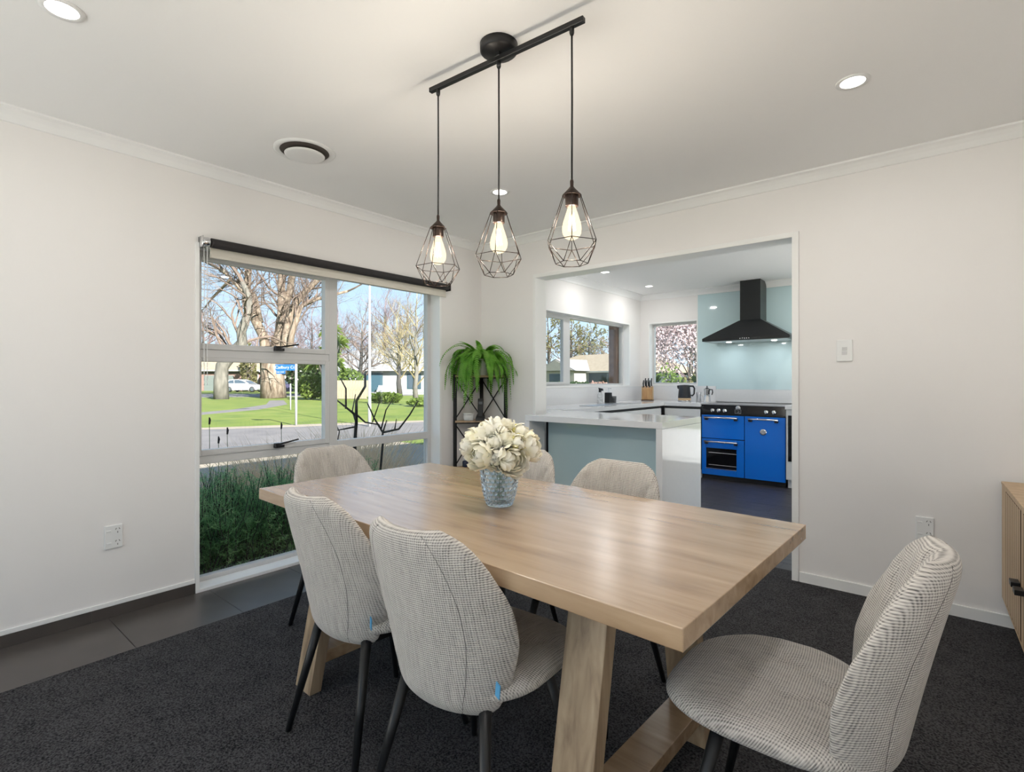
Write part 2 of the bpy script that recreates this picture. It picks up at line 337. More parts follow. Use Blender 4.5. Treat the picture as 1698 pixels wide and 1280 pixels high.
m = MB(); m.box(KX, BW[0] - g_, KY, KY + .15, 0, CH); m.box(BW[1] + g_, -.60, KY, KY + .15, 0, CH); m.box(.55, RX + .15, KY, KY + .15, 0, CH); m.box(-.60, .55, KY, KY + .15, 2.12, CH); m.box(BW[0] - g_, BW[1] + g_, KY, KY + .15, BW[3] + g_, CH); m.box(BW[0] - g_, BW[1] + g_, KY, KY + .15, 0, BW[2] - g_)
struct(obj('wall_kitchen_back', m, WALL, fixn=False), 'white kitchen wall behind the blue range cooker', 'wall')
m = MB(); m.box(RX, RX + .15, BY + .13, 3.85, 0, CH); m.box(RX, RX + .15, 6.25, KY, 0, CH); m.box(RX, RX + .15, 3.85, 6.25, 2.15, CH)
struct(obj('wall_kitchen_right', m, WALL, fixn=False), 'white kitchen wall around the added glazed side doors', 'wall')
d = bpy.data.objects.new('added_door_3', None); COL.objects.link(d); struct(d, 'added glazed kitchen side doors, unseen, letting daylight in', 'door')  # added glazing, never in view, to brighten the kitchen ceiling
for i in range(3):
    y0 = 3.85 + i * .8; m = MB(); m.box(RX + .04, RX + .09, y0, y0 + .05, 0, 2.15); m.box(RX + .04, RX + .09, y0 + .75, y0 + .8, 0, 2.15); m.box(RX + .04, RX + .09, y0 + .05, y0 + .75, 0, .06); m.box(RX + .04, RX + .09, y0 + .05, y0 + .75, 2.09, 2.15)
    p = obj('added_door_leaf', m, ALU, d, fixn=False); bx('glass_pane', (RX + .062, RX + .068, y0 + .05, y0 + .75, .06, 2.09), PANE, p)
m = MB(); m.box(-3.9, RX + .6, RY - .3, KY + .4, CH, CH + .18)
struct(obj('ceiling', m, CEIL, fixn=False), 'flat white ceiling', 'ceiling')
# floors
struct(bx('floor', (-2.72, RX + .15, RY - .1, 3.56, -0.1, 0.008), CARPET), 'charcoal carpet over most of the dining room', 'floor')
ft = struct(bx('floor_tiled', (-3.333, -2.72, RY - .1, 3.56, -0.1, -0.004), GROUT), 'strip of large brown grey tiles along the left wall', 'floor')
tb = MB().box(-3.182, -2.722, .0015, .4535, -.02, .004).mesh('tile', TILE)
y = 0.70 - .455 * 8
while y < 3.5:
    link_mesh('tile', tb, ft, (0, y, 0)); y += .455
fk = struct(bx('floor_kitchen', (KX, RX, 3.56, KY, -0.1, -0.006), GROUT), 'dark plank floor of the kitchen', 'floor')
rng = random.Random(4); lens = {}
for r_ in range(22):
    x = KX - rng.uniform(0, .8); y0 = 3.56 + r_ * .15
    while x < RX:
        a, b = max(x, KX), min(x + .9, RX)
        if b - a > .05:
            q = round(b - a, 2)
            if q not in lens: lens[q] = MB().box(0, q - .002, .001, .149, -.02, 0).mesh('plank', PLANK)
            link_mesh('plank', lens[q], fk, (a, y0, rng.uniform(-.0015, .0)))
        x += .9
# tiled skirting under the left wall, white bead over it, white skirting on the others
sk = bpy.data.objects.new('baseboard_left', None); COL.objects.link(sk); struct(sk, 'dark tile skirting with a white bead along the left wall', 'baseboard')
sm = MB().box(WX, WX + .010, .001, .454, .0, .060).mesh('skirting_tile', TILE)
y = WIN[0] - .021 - .455
while y > RY: link_mesh('skirting_tile', sm, sk, (0, y, 0)); y -= .455
bx('bead', (WX, WX + .008, RY, WIN[0] - .022, .060, .082), TRIM, sk, .002)
struct(bx('baseboard_back', (OX1 + .032, RX, BY - .012, BY, 0, .066), TRIM, bevel=.003), 'low white skirting board under the light switch wall', 'baseboard')
struct(bx('baseboard_window', (WX, WX + .012, WIN[1] + .022, BY, 0, .066), TRIM, bevel=.003), 'short white skirting board beside the window', 'baseboard')
struct(bx('baseboard_corner', (WX, OX0 - .022, BY - .012, BY, 0, .066), TRIM, bevel=.003), 'short white skirting board behind the corner shelf', 'baseboard')
# cove cornices
def cove(name, label, fn, a, b, s=.06):
    poly = [(0, 0), (s, 0), (s, -.010), (s * .72, -.018), (s * .42, -.034), (s * .2, -.052), (.008, -s + .002), (0, -s)]
    struct(obj(name, MB().prism(poly, fn, a, b), CEIL), label, 'cornice')
cove('trim_1', 'white cove cornice above the window', lambda u, v, w: (WX + u, w, CH + v), RY, BY)
cove('trim_2', 'white cove cornice above the kitchen opening', lambda u, v, w: (w, BY - u, CH + v), WX, RX)
cove('trim_3', 'white cornice along the kitchen window wall', lambda u, v, w: (KX + u, w, CH + v), BY + .13, KY, .075)
cove('trim_4', 'white cornice above the range hood wall', lambda u, v, w: (w, KY - u, CH + v), KX, RX, .075)
# lining of the opening
m = MB()
m.box(OX0 - .02, OX0 + .006, BY - .012, BY + .142, .0, OZ + .025); m.box(OX1 - .006, OX1 + .030, BY - .012, BY + .142, 0, OZ + .025); m.box(OX0, OX1, BY - .012, BY + .142, OZ - .006, OZ + .025)
struct(obj('trim_5', m, TRIM, fixn=False, bevel=.002), 'white timber lining around the kitchen opening', 'trim')

# ---------------------------------------------------------------- tall dining window
w = bpy.data.objects.new('window_1', None); COL.objects.link(w); struct(w, 'tall white framed window facing the street', 'window')
y0, y1, z0, z1 = WIN
m = MB(); m.box(-3.333, WX + .010, y0 - .021, y0, -.001, z1 + .02); m.box(-3.333, WX + .010, y1, y1 + .021, -.001, z1 + .02); m.box(-3.333, WX + .010, y0, y1, z1, z1 + .02); m.box(-3.333, WX + .012, y0 - .021, y1 + .021, -.0005, z0)
obj('liner', m, TRIM, w, fixn=False, bevel=.002)
FX0, FX1 = -3.335, -3.285
m = MB()
m.box(FX0, FX1, y0, y0 + .030, z0, z1); m.box(FX0, FX1, y1 - .035, y1, z0, z1); m.box(FX0, FX1, y0 + .03, y1 - .035, z0, z0 + .025); m.box(FX0, FX1, y0 + .03, y1 - .035, z1 - .03, z1)
obj('window_frame', m, ALU, w, fixn=False, bevel=.003)
bx('mullion', (FX0, FX1 + .004, 1.965, 2.028, z0 + .025, z1 - .03), ALU, w, .003)
bx('transom', (FX0, FX1 + .002, y0 + .03, 1.965, .697, .745), ALU, w, .003)
bx('transom', (FX0, FX1 + .002, y0 + .03, 1.965, 1.315, 1.362), ALU, w, .003)
bx('transom', (FX0, FX1 + .002, 2.028, y1 - .035, .700, .757), ALU, w, .003)
def pane_x(parent, ya, yb, za, zb, x=-3.312): return bx('glass_pane', (x - .003, x + .003, ya, yb, za, zb), PANE, parent)
def sash(ya, yb, za, zb):
    m = MB(); t = .034; xa, xb = -3.325, -3.277
    m.box(xa, xb, ya, ya + t * .5, za, zb); m.box(xa, xb, yb - t, yb, za, zb); m.box(xa, xb, ya + t * .5, yb - t, za, za + t); m.box(xa, xb, ya + t * .5, yb - t, zb - t * .7, zb)
    s_ = obj('sash', m, ALU, w, fixn=False, bevel=.003); pane_x(s_, ya + t * .5, yb - t, za + t, zb - t * .7)
    zc = za + .020; yc = 1.60
    m = MB(); m.box(-3.277, -3.245, yc - .028, yc + .028, zc - .012, zc + .006); m.box(-3.262, -3.236, yc - .034, yc - .002, zc + .004, zc + .018)
    m.tube([(-3.252, yc - .01, zc + .010), (-3.235, yc + .05, zc + .022), (-3.232, yc + .115, zc + .034)], [.006, .0055, .005], 6)
    obj('catch_handle', m, BLACK, s_)
sash(y0 + .03, 1.965, .745, 1.315)
sash(y0 + .03, 1.965, 1.362, z1 - .03)
pane_x(w, y0 + .03, 1.965, z0 + .025, .697); pane_x(w, 2.028, y1 - .035, .757, z1 - .03); pane_x(w, 2.028, y1 - .035, z0 + .025, .70)
# roller blind
t = thing('roller_blind', 'charcoal roller blind rolled up above the tall window', 'blind', (WX, 1.11, 1.95))
m = MB(); m.lathe([(.026, .045), (.0262, .046), (.0262, 1.85), (.026, 1.851)], 20, (.042, 0, .0), 'y'); obj('blind_roll', m, BLINDF, t, True)
m = MB(); m.box(.012, .020, .05, 1.848, -.062, -.005); m.box(.009, .024, .05, 1.848, -.078, -.060); obj('hem_bar', m, CREAM, t, fixn=False, bevel=.002)
m = MB(); m.box(.0, .062, -.004, .0, -.030, .03); m.box(0, .006, -.004, .03, -.03, .03); m.lathe([(.024, .0), (.026, .004), (.026, .030), (.022, .04)], 18, (.042, 0, 0), 'y'); obj('end_bracket', m, CHROME, t, True)
m = MB(); m.box(.0, .07, 1.853, 1.857, -.030, .03); m.box(0, .006, 1.82, 1.857, -.03, .03); obj('end_bracket', m, BLACKM, t, fixn=False)
for q in (.020, .064):
    pz, pr = [], []
    for i in range(90):
        for dz, rr in ((0, .0008), (.002, .0026), (.0055, .0026), (.0075, .0008)): pz.append((q, .018, -.03 - i * .0085 - dz)); pr.append(rr)
    obj('bead_chain', MB().tube(pz, pr, 5), PLASTIC, t, True, fixn=False)

# ---------------------------------------------------------------- kitchen windows
w = bpy.data.objects.new('window_2', None); COL.objects.link(w); struct(w, 'long sliding kitchen window over the sink bench', 'window')
y0, y1, z0, z1 = KW; fx0, fx1 = KX - .14, KX - .09
m = MB(); m.box(KX - .15, KX + .004, y0 - .018, y0, z0 - .018, z1 + .018); m.box(KX - .15, KX + .004, y1, y1 + .018, z0 - .018, z1 + .018); m.box(KX - .15, KX + .004, y0, y1, z1, z1 + .018); m.box(KX - .15, KX + .006, y0, y1, z0 - .018, z0)
obj('liner', m, TRIM, w, fixn=False)
m = MB(); m.box(fx0, fx1, y0, y0 + .03, z0, z1); m.box(fx0, fx1, y1 - .03, y1, z0, z1); m.box(fx0, fx1, y0 + .03, y1 - .03, z0, z0 + .022); m.box(fx0, fx1, y0 + .03, y1 - .03, z1 - .03, z1); m.box(fx0, fx1 + .01, 5.06, 5.15, z0 + .022, z1 - .03)
obj('window_frame', m, ALU, w, fixn=False)
m = MB(); m.box(fx0 + .02, fx1 + .015, 5.005, 5.06, z0 + .022, z1 - .03); m.box(fx0 + .02, fx1 + .015, y0 + .03, 5.005, z0 + .022, z0 + .045); m.box(fx0 + .02, fx1 + .015, y0 + .03, 5.005, z1 - .055, z1 - .03)
s_ = obj('sash', m, ALU, w, fixn=False); pane_x(s_, y0 + .03, 5.005, z0 + .045, z1 - .055, KX - .10)
pane_x(w, 5.15, y1 - .03, z0 + .022, z1 - .03, KX - .115)
struct(bx('wall_outer_kitchen', (KX - .27, KX - .152, y1 - .08, KY + .26, -.14, CH), BRICK), 'brown brick edge outside the kitchen sink window', 'wall')
w = bpy.data.objects.new('window_3', None); COL.objects.link(w); struct(w, 'small kitchen window beside the mint splashback', 'window')
x0, x1, z0, z1 = BW
m = MB(); m.box(x0 - .018, x0, KY - .004, KY + .15, z0 - .018, z1 + .018); m.box(x1, x1 + .018, KY - .004, KY + .15, z0 - .018, z1 + .018); m.box(x0, x1, KY - .004, KY + .15, z1, z1 + .018); m.box(x0, x1, KY - .006, KY + .15, z0 - .018, z0)
obj('liner', m, TRIM, w, fixn=False)
m = MB(); a, b = KY + .09, KY + .14
m.box(x0, x0 + .028, a, b, z0, z1); m.box(x1 - .028, x1, a, b, z0, z1); m.box(x0 + .028, x1 - .028, a, b, z0, z0 + .022); m.box(x0 + .028, x1 - .028, a, b, z1 - .028, z1)
obj('window_frame', m, ALU, w, fixn=False); bx('glass_pane', (x0 + .028, x1 - .028, KY + .112, KY + .118, z0 + .022, z1 - .028), PANE, w)

# ---------------------------------------------------------------- lights in the ceilings
def downlight(x, y, label, watts, col):
    t = thing('downlight', label, 'downlight', (x, y, CH), 0, 'recessed ceiling downlights')
    m = MB(); m.lathe([(.044, -.004), (.058, -.006), (.060, -.002), (.060, .0), (.044, .0), (.044, -.004)], 28, cap=False); obj('trim_ring', m, PLASTIC, t, True)
    m = MB(); m.lathe([(.0001, -.0035), (.030, -.0035), (.045, -.003), (.045, -.001), (.0001, -.001)], 28); obj('lens', m, LENS, t, True)
    lamp(t, 'AREA', (0, 0, -.012), watts, col, .09)
WARM, COOL = (1.0, 0.97, 0.95), (1.0, 0.985, 0.97)
downlight(-2.194, .362, 'bright round downlight in the top left of the ceiling', DOWNLIGHT_W, WARM)
downlight(-.275, 2.481, 'bright round downlight above the light switch wall', DOWNLIGHT_W, WARM)
downlight(-2.168, 2.495, 'round downlight behind the middle pendant cord', DOWNLIGHT_W, WARM)
downlight(-.275, .362, 'ceiling downlight straight above the viewer', DOWNLIGHT_W, WARM)
downlight(-2.87, 5.08, 'kitchen downlight nearest the opening', KITCHEN_W, COOL)
downlight(-2.87, 6.20, 'kitchen downlight near the corner between the two windows', KITCHEN_W, COOL)
downlight(-.9, 5.08, 'kitchen downlight hidden behind the opening lintel', KITCHEN_W, COOL)
downlight(-.9, 6.20, 'kitchen downlight hidden to the right of the range hood', KITCHEN_W, COOL)
t = thing('ceiling_vent', 'round white ceiling air vent left of the pendant bar', 'vent', (-2.574, 1.40, CH))
m = MB(); m.lathe([(.122, -.004), (.138, -.009), (.152, -.004), (.152, 0), (.122, 0), (.122, -.004)], 36, cap=False); obj('vent_ring', m, PLASTIC, t, True)
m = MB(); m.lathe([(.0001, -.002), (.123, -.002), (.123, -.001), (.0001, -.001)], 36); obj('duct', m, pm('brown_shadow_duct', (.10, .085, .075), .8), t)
m = MB(); m.lathe([(.0001, -.030), (.085, -.029), (.098, -.025), (.100, -.021), (.0001, -.019)], 36); obj('vent_disc', m, PLASTIC, t, True)
m = MB(); m.box(-.008, .008, -.008, .008, -.021, -.001); obj('spindle', m, STEEL, t, fixn=False)

# pendant fixture
t = thing('pendant_light', 'black bar pendant with three wire cage shades above the table', 'pendant light', (-1.222, 1.40, CH), R(3.2))
m = MB(); m.lathe([(.0001, -.032), (.060, -.030), (.067, -.024), (.068, 0), (.0001, 0)], 32); obj('canopy', m, BLACK, t, True)
m = MB(); m.box(-.345, .345, -.009, .009, -.060, -.042); m.box(-.012, .012, -.012, .012, -.045, -.03); obj('bar', m, BLACK, t, fixn=False, bevel=.002)
def pendant(lx):
    top = 1.832 - CH
    c = obj('cord', MB().tube([(lx, 0, -.078), (lx + .001, 0, -.3), (lx, 0, top)], .0032, 6), BLACK, t, True)
    obj('cord_grip', MB().lathe([(.006, -.084), (.008, -.078), (.008, -.058), (.006, -.056)], 10, (lx, 0, 0)), BLACK, c, True)
    BR = pm('black_bronze_metal', (.035, .022, .017), .35, .5)
    m = MB(); m.lathe([(.0045, .0), (.006, -.006), (.0055, -.022), (.012, -.030), (.031, -.050), (.032, -.053), (.028, -.053), (.004, -.03)], 20, (lx, 0, top)); cap = obj('shade_cap', m, BR, t, True)
    m = MB(); m.lathe([(.020, -.045), (.0215, -.05), (.0215, -.085), (.0195, -.088), (.014, -.088)], 18, (lx, 0, top)); obj('lamp_holder', m, BR, cap, True)
    m = MB()
    A = [(lx + .031 * math.cos(R(60 * i)), .031 * math.sin(R(60 * i)), top - .051) for i in range(6)]
    B = [(lx + .088 * math.cos(R(60 * i)), .088 * math.sin(R(60 * i)), top - .207) for i in range(6)]
    D = [(lx + .052 * math.cos(R(60 * i + 30)), .052 * math.sin(R(60 * i + 30)), top - .272) for i in range(6)]
    for i in range(6):
        j = (i + 1) % 6
        m.tube([A[i], B[i]], .0014, 5); m.tube([B[i], B[j]], .0014, 5); m.tube([D[i], D[j]], .0014, 5); m.tube([B[i], D[i]], .0014, 5); m.tube([B[j], D[i]], .0014, 5)
    obj('wire_cage', m, BR, cap, True)
    m = MB(); m.lathe([(.013, -.088), (.014, -.094), (.020, -.112), (.029, -.140), (.032, -.158), (.030, -.175), (.022, -.188), (.010, -.194), (.0005, -.195)], 20, (lx, 0, top)); obj('bulb', m, BULB, cap, True)
    m = MB()
    for i in range(6):
        a, b = R(60 * i), R(60 * i + 30)
        m.tube([(lx + .007 * math.cos(a), .007 * math.sin(a), top - .108), (lx + .012 * math.cos(b), .012 * math.sin(b), top - .165)], .0011, 4)
    obj('filament', m, FILA, cap, fixn=False)
    lamp(t, 'POINT', (lx, 0, top - .15), PENDANT_W, (1.0, .90, .76), .03)
for lx in (-.302, 0.0, .300): pendant(lx)

# ---------------------------------------------------------------- wall plates
def outlet(label, loc, rz):
    t = thing('power_outlet', label, 'power outlet', loc, rz, 'double power outlets')
    bx('plate', (-.037, .037, -.009, 0, -.058, .058), PLASTIC, t, .003)
    for z in (-.030, .030):
        bx('rocker_switch', (-.030, -.010, -.0115, -.008, z - .004, z + .004), PLASTIC, t, .001)
        for (dx, dz, a) in ((.009, .008, 30), (.023, .008, -30), (.016, -.009, 0)):
            p = bx('socket_slot', (-.0012, .0012, -.0098, -.0085, -.0045, .0045), SLOT, t); p.location = (dx, 0, z + dz); p.rotation_euler = (0, R(a), 0)
outlet('double power outlet low on the wall left of the window', (WX, .721, .403), R(90))
outlet('double power outlet on the wall above the nearest chair back', (-.066, BY, .422), 0)
t = thing('light_switch', 'white light switch on the wall right of the opening', 'light switch', (-.415, BY, 1.348))
bx('plate', (-.038, .038, -.009, 0, -.060, .060), PLASTIC, t, .003)
for z in (-.014, .010): bx('rocker_switch', (-.012, .012, -.012, -.008, z - .009, z + .009), pm('grey_plastic', (.62, .62, .62), .4), t, .001)

# ---------------------------------------------------------------- dining table
t = thing('dining_table', 'light oak dining table with slanted slab legs', 'table', (-1.208, 1.353, 0), R(-2.2))
obj('tabletop', MB().box(-.880, .880, -.437, .437, .707, .750), OAK, t, fixn=False, bevel=.002)
for lx in (-.640, .565):
    for s in (-1, 1):
        y_f, y_t, th = s * .375, s * .245, -s * .046
        lo = [(lx - .056, y_f, 0.008), (lx + .056, y_f, 0.008), (lx + .056, y_f + th, 0.008), (lx - .056, y_f + th, 0.008)]
        hi = [(lx - .056, y_t, .706), (lx + .056, y_t, .706), (lx + .056, y_t + th, .706), (lx - .056, y_t + th, .706)]
        obj('leg', MB().hexa(lo, hi), OAKLEG, t, bevel=.002)
    bx('stretcher', (lx - .052, lx + .052, -.312, .312, .105, .150), OAK, t, .002)
    bx('top_rail', (lx - .045, lx + .045, -.198, .198, .665, .706), OAKLEG, t, .002)

# ---------------------------------------------------------------- chairs
def lerp_keys(keys, v):
    for (a, x), (b, y) in zip(keys, keys[1:]):
        if v <= b:
            q = (v - a) / (b - a); q = q * q * (3 - 2 * q) if False else q
            return x + (y - x) * q
    return keys[-1][1]
def smooth_keys(keys, n=200):
    vals = [lerp_keys(keys, i / n) for i in range(n + 1)]
    for _ in range(40): vals = [vals[0]] + [(vals[i - 1] + 2 * vals[i] + vals[i + 1]) / 4 for i in range(1, n)] + [vals[-1]]
    return lambda v: vals[max(0, min(n, int(round(v * n))))]
BWID = smooth_keys([(0, .135), (.06, .166), (.2, .196), (.38, .219), (.52, .226), (.66, .220), (.80, .198), (.88, .178), (.94, .156), (.98, .132), (1, .100)])
BFWD = smooth_keys([(0, .045), (.15, .085), (.4, .105), (.6, .095), (.8, .065), (1, .030)])
BZ0, BZ1 = .372, .845
def seg_dist(px, pz, a, b):
    ax, az = a; bx_, bz = b; dx, dz = bx_ - ax, bz - az
    q = max(0, min(1, ((px - ax) * dx + (pz - az) * dz) / (dx * dx + dz * dz)))
    return math.hypot(px - ax - q * dx, pz - az - q * dz)
SEAMS = [((.02, .835), (-.065, .60)), ((.03, .835), (.075, .62)), ((.145, .765), (.10, .62)), ((-.15, .755), (-.085, .60)), ((-.065, .60), (0, .47)), ((.075, .62), (.0, .47))]
def back_center(u, v):
    x = u * BWID(v); z = BZ0 + (BZ1 - BZ0) * v
    # the top edge dips a little in the middle, corners rise
    z -= .006 * (1 - u * u) * max(0, (v - .8) / .2)
    y = -.172 - .085 * v - .02 * v * v + BFWD(v) * abs(u) ** 2.1 + .012 * max(0, 1 - abs(u) / .25) * 0
    y += .018 * max(0, 1 - v / .14) ** 2
    return x, y, z
def make_back():
    n, k = 56, 64; me = MB(); T = .036
    def half(u, v): return T * max(0, 1 - abs(u) ** 5) ** .5 * max(0, 1 - abs(2 * v - 1) ** 12) ** .5
    us = [math.sin(math.pi / 2 * (-1 + 2 * i / n)) for i in range(n + 1)]; vs = [.5 - .5 * math.cos(math.pi * j / k) for j in range(k + 1)]
    vs = [.5 * a + .5 * j / k for j, a in enumerate(vs)]
    uvs = []
    for side in (1, -1):
        for v in vs:
            for u in us:
                x, y, z = back_center(u, v); h = half(u, v)
                if side > 0:
                    dnt = min(seg_dist(x, z, a, b) for a, b in SEAMS); h -= .007 * math.exp(-(dnt / .007) ** 2)
                    h += .006 * math.exp(-((dnt - .03) / .02) ** 2) * (h / T)
                    h = max(h, 0)
                else: h -= .003 * math.exp(-((abs(u) - .62) / .03) ** 2); h = max(h, 0) * .75
                me.v.append((x, y + side * h, z)); uvs.append((x * 1.05, z + abs(y) * .1))
    N = (n + 1) * (k + 1)
    for s in (0, 1):
        for j in range(k):
            for i in range(n):
                a = s * N + j * (n + 1) + i; f = (a, a + 1, a + n + 2, a + n + 1); me.f.append(f if s else f[::-1])
    return me, uvs
def make_seat():
    n, k = 72, 22; me = MB(); uvs = []
    def outline(a):
        c, s = math.cos(a), math.sin(a); wx = .236; yf, yb = .275, .168
        e = .60
        x = wx * math.copysign(abs(c) ** e, c); y = (yf if s > 0 else yb) * math.copysign(abs(s) ** .70, s)
        if s < 0: x *= 1 - .16 * abs(s) ** 1.2
        else: x *= 1 - .10 * abs(s) ** 2
        return x, y
    ss = [((.02, .15), (-.075, .0)), ((.02, .15), (.09, .02)), ((-.075, 0), (0, -.14)), ((.09, .02), (0, -.14)), ((.09, .02), (.19, .10)), ((-.075, 0), (-.19, .08))]
    for side in (1, -1):
        for j in range(k + 1):
            r = math.sin(math.pi / 2 * j / k) if True else j / k
            for i in range(n):
                ox, oy = outline(2 * math.pi * i / n); x, y = ox * r, oy * r
                h = max(0, 1 - r ** 5) ** .5
                zc = .440 + .012 * (abs(x) / .22) ** 2 - .012 * max(0, y / .275) ** 2 - .012 * max(0, -y / .2)
                if side > 0:
                    dn = min(seg_dist(x, y, a, b) for a, b in ss)
                    z = zc + .040 * h - (.006 * math.exp(-(dn / .008) ** 2) - .004 * math.exp(-((dn - .035) / .025) ** 2)) * h
                else: z = zc - .040 * h
                me.v.append((x, y, z)); uvs.append((y * .98 + (0 if side > 0 else .01), x) if False else (x, y + (z - zc) * .6))
    N = n * (k + 1)
    for s in (0, 1):
        for j in range(k):
            for i in range(n):
                a, b = s * N + j * n + i, s * N + j * n + (i + 1) % n
                f = (a, b, b + n, a + n); me.f.append(f if not s else f[::-1])
    return me, uvs
def uv_mesh(name, mb, uvs, mat):
    me = mb.mesh(name, mat, True); l = me.uv_layers.new(name='UVMap')
    vi = [0] * len(me.loops); me.loops.foreach_get('vertex_index', vi)
    l.data.foreach_set('uv', [c for i in vi for c in uvs[i]])
    bm = bmesh.new(); bm.from_mesh(me); bmesh.ops.remove_doubles(bm, verts=bm.verts, dist=.00005); bmesh.ops.recalc_face_normals(bm, faces=bm.faces); bm.to_mesh(me); bm.free()
    me.polygons.foreach_set('use_smooth', [True] * len(me.polygons))
    return me
def make_chair():
    t = thing('dining_chair', '', 'chair', group='tweed dining chairs around the oak table')
    link_mesh('backrest', uv_mesh('backrest', *make_back(), FABRIC), t)
    link_mesh('seat', uv_mesh('seat', *make_seat(), FABRIC), t)
    SE = pm('dark_seam_thread', (.10, .09, .085), .9)
    for s in (-1, 1):
        pts = []
        for j in range(26):
            v = .03 + .95 * j / 25; x, y, z = back_center(.62 * s, v); pts.append((x, y - .0232 * max(0, 1 - abs(2 * v - 1) ** 12) ** .5, z))
        obj('seam', MB().tube(pts, .0011, 4), SE, t, True, fixn=False)
    for sx_, sy in ((-1, -1), (1, -1), (-1, 1), (1, 1)):
        a = Vector((sx_ * .135, sy * .125, .412)); b = Vector((sx_ * .205, sy * .215, 0.009))
        obj('leg', MB().tube([a, b], [.0165, .0095], 12), BLACK, t, True)
    m = MB()
    m.box(-.15, .15, -.14, -.11, .385, .402); m.box(-.15, .15, .11, .14, .385, .402); m.box(-.15, -.12, -.11, .11, .385, .402); m.box(.12, .15, -.11, .11, .385, .402)
    obj('underframe', m, BLACK, t, fixn=False)
    g = bx('fabric_tag', (-.009, .009, -.0012, .0012, -.017, .017), pm('sky_blue_tag', (.10, .36, .62), .7), t); g.location = (.192, -.148, .470); g.rotation_euler = (0, R(8), R(-20))
    g['label'] = 'small blue fabric tag'
    return t
chair = make_chair()
CH_POS = [(-.980, 1.035, R(2), 'tweed chair tucked under the near side of the table, beside the nearest slab leg'),
          (-1.470, 1.062, R(-3), 'tweed chair on the near side of the table, closer to the window'),
          (-.262, 1.345, R(91), 'tweed chair pulled out at the near table end, seat in full view'),
          (-2.185, 1.435, R(-91), 'tweed chair at the far table end in front of the window'),
          (-1.045, 1.725, R(178), 'tweed chair on the far side of the table in front of the peninsula end'),
          (-1.575, 1.785, R(183), 'tweed chair on the far side of the table half hidden by the white flowers')]
for i, (x, y, a, lab) in enumerate(CH_POS):
    o = chair if i == 0 else copy_tree(chair)
    o.location = (x, y, 0); o.rotation_euler = (0, 0, a); o['label'] = lab

# ---------------------------------------------------------------- sideboard
t = thing('sideboard', 'pale oak sideboard with vertical grooved doors at the right edge', 'sideboard', (.221, 3.378, 0), R(1.6))
L_, D_ = 1.76, .34
bx('carcass', (.030, D_, -L_, 0, .155, .690), OAKSIDE, t, .002)
bx('top', (-.002, D_, -L_ - .002, .002, .690, .703), OAKSIDE, t, .002)
for y in (-.12, -L_ + .12):
    for x in (.08, D_ - .08): obj('leg', MB().tube([(x, y, .155), (x, y, .008)], [.018, .012], 10), BLACK, t, True)
GRO = pm('dark_groove', (.10, .055, .028), .8)
slat = MB().box(0, .014, -.0400, 0, .172, .674).mesh('slat', OAKSIDE)
for di in range(3):
    ya = -.002 - di * .586; yb = ya - .582; st = .130 if di == 0 else .040
    dr = bx('door', (.0005, .030, yb, ya, .157, .688), GRO, t)
    bx('door_stile', (0, .014, ya - st, ya, .157, .688), OAKSIDE, dr); bx('door_rail', (0, .014, yb, ya - st - .001, .678, .688), OAKSIDE, dr); bx('door_rail', (0, .014, yb, ya - st - .001, .157, .168), OAKSIDE, dr)
    y = ya - st - .0125
    while y - .0400 > yb:
        link_mesh('slat', slat, dr, (0, y, 0)); y -= .0525
    hy_ = (yb + .045) if di == 0 else (ya - .05)
    if di < 2: bx('handle', (-.028, .0, hy_ - .028, hy_ + .028, .372, .392), BLACK, dr, .002)

# ---------------------------------------------------------------- vase and flowers
VX, VY, VZ = -1.174, 1.349, .7508
t = thing('vase', 'pale blue hobnail glass vase in the middle of the table', 'vase', (VX, VY, VZ))
prof = smooth_keys([(0, .042), (.08, .048), (.3, .058), (.6, .0655), (.85, .068), (1, .064)])
rows, cols, su, sv = 11, 22, 7, 7
m = MB(); NJ, NI = rows * sv, cols * su; VH = .158
for j in range(NJ + 1):
    v = j / NJ
    for i in range(NI):
        row = min(rows - 1, int(v * rows)); off = .5 * (row % 2)
        cu = ((i / su + off) % 1) - .5; cv = (v * rows) % 1 - .5 if j < NJ else .5
        q = max(0, 1 - (cu * cu + cv * cv) / .23); bmp = .0062 * math.sqrt(q)
        a = 2 * math.pi * i / NI; r_ = prof(v) - .004 + bmp
        m.v.append((r_ * math.cos(a), r_ * math.sin(a), v * VH))
for j in range(NJ):
    for i in range(NI): a, b = j * NI + i, j * NI + (i + 1) % NI; m.f.append((a, b, b + NI, a + NI))
o0 = len(m.v)
for j in range(13):
    v = 1 - j / 12 * .93
    for i in range(NI):
        a = 2 * math.pi * i / NI; r_ = prof(v) - .0085; m.v.append((r_ * math.cos(a), r_ * math.sin(a), v * VH + (.0 if j else 0)))
for j in range(12):
    for i in range(NI): a, b = o0 + j * NI + i, o0 + j * NI + (i + 1) % NI; m.f.append((a, b, b + NI, a + NI))
for i in range(NI): a, b = NJ * NI + i, NJ * NI + (i + 1) % NI; m.f.append((a, b, o0 + (i + 1) % NI, o0 + i))
m.f.append(tuple(range(NI))[::-1]); m.f.append(tuple(o0 + 12 * NI + i for i in range(NI)))
obj('glass_body', m, VGLASS, t, True, fixn=False)

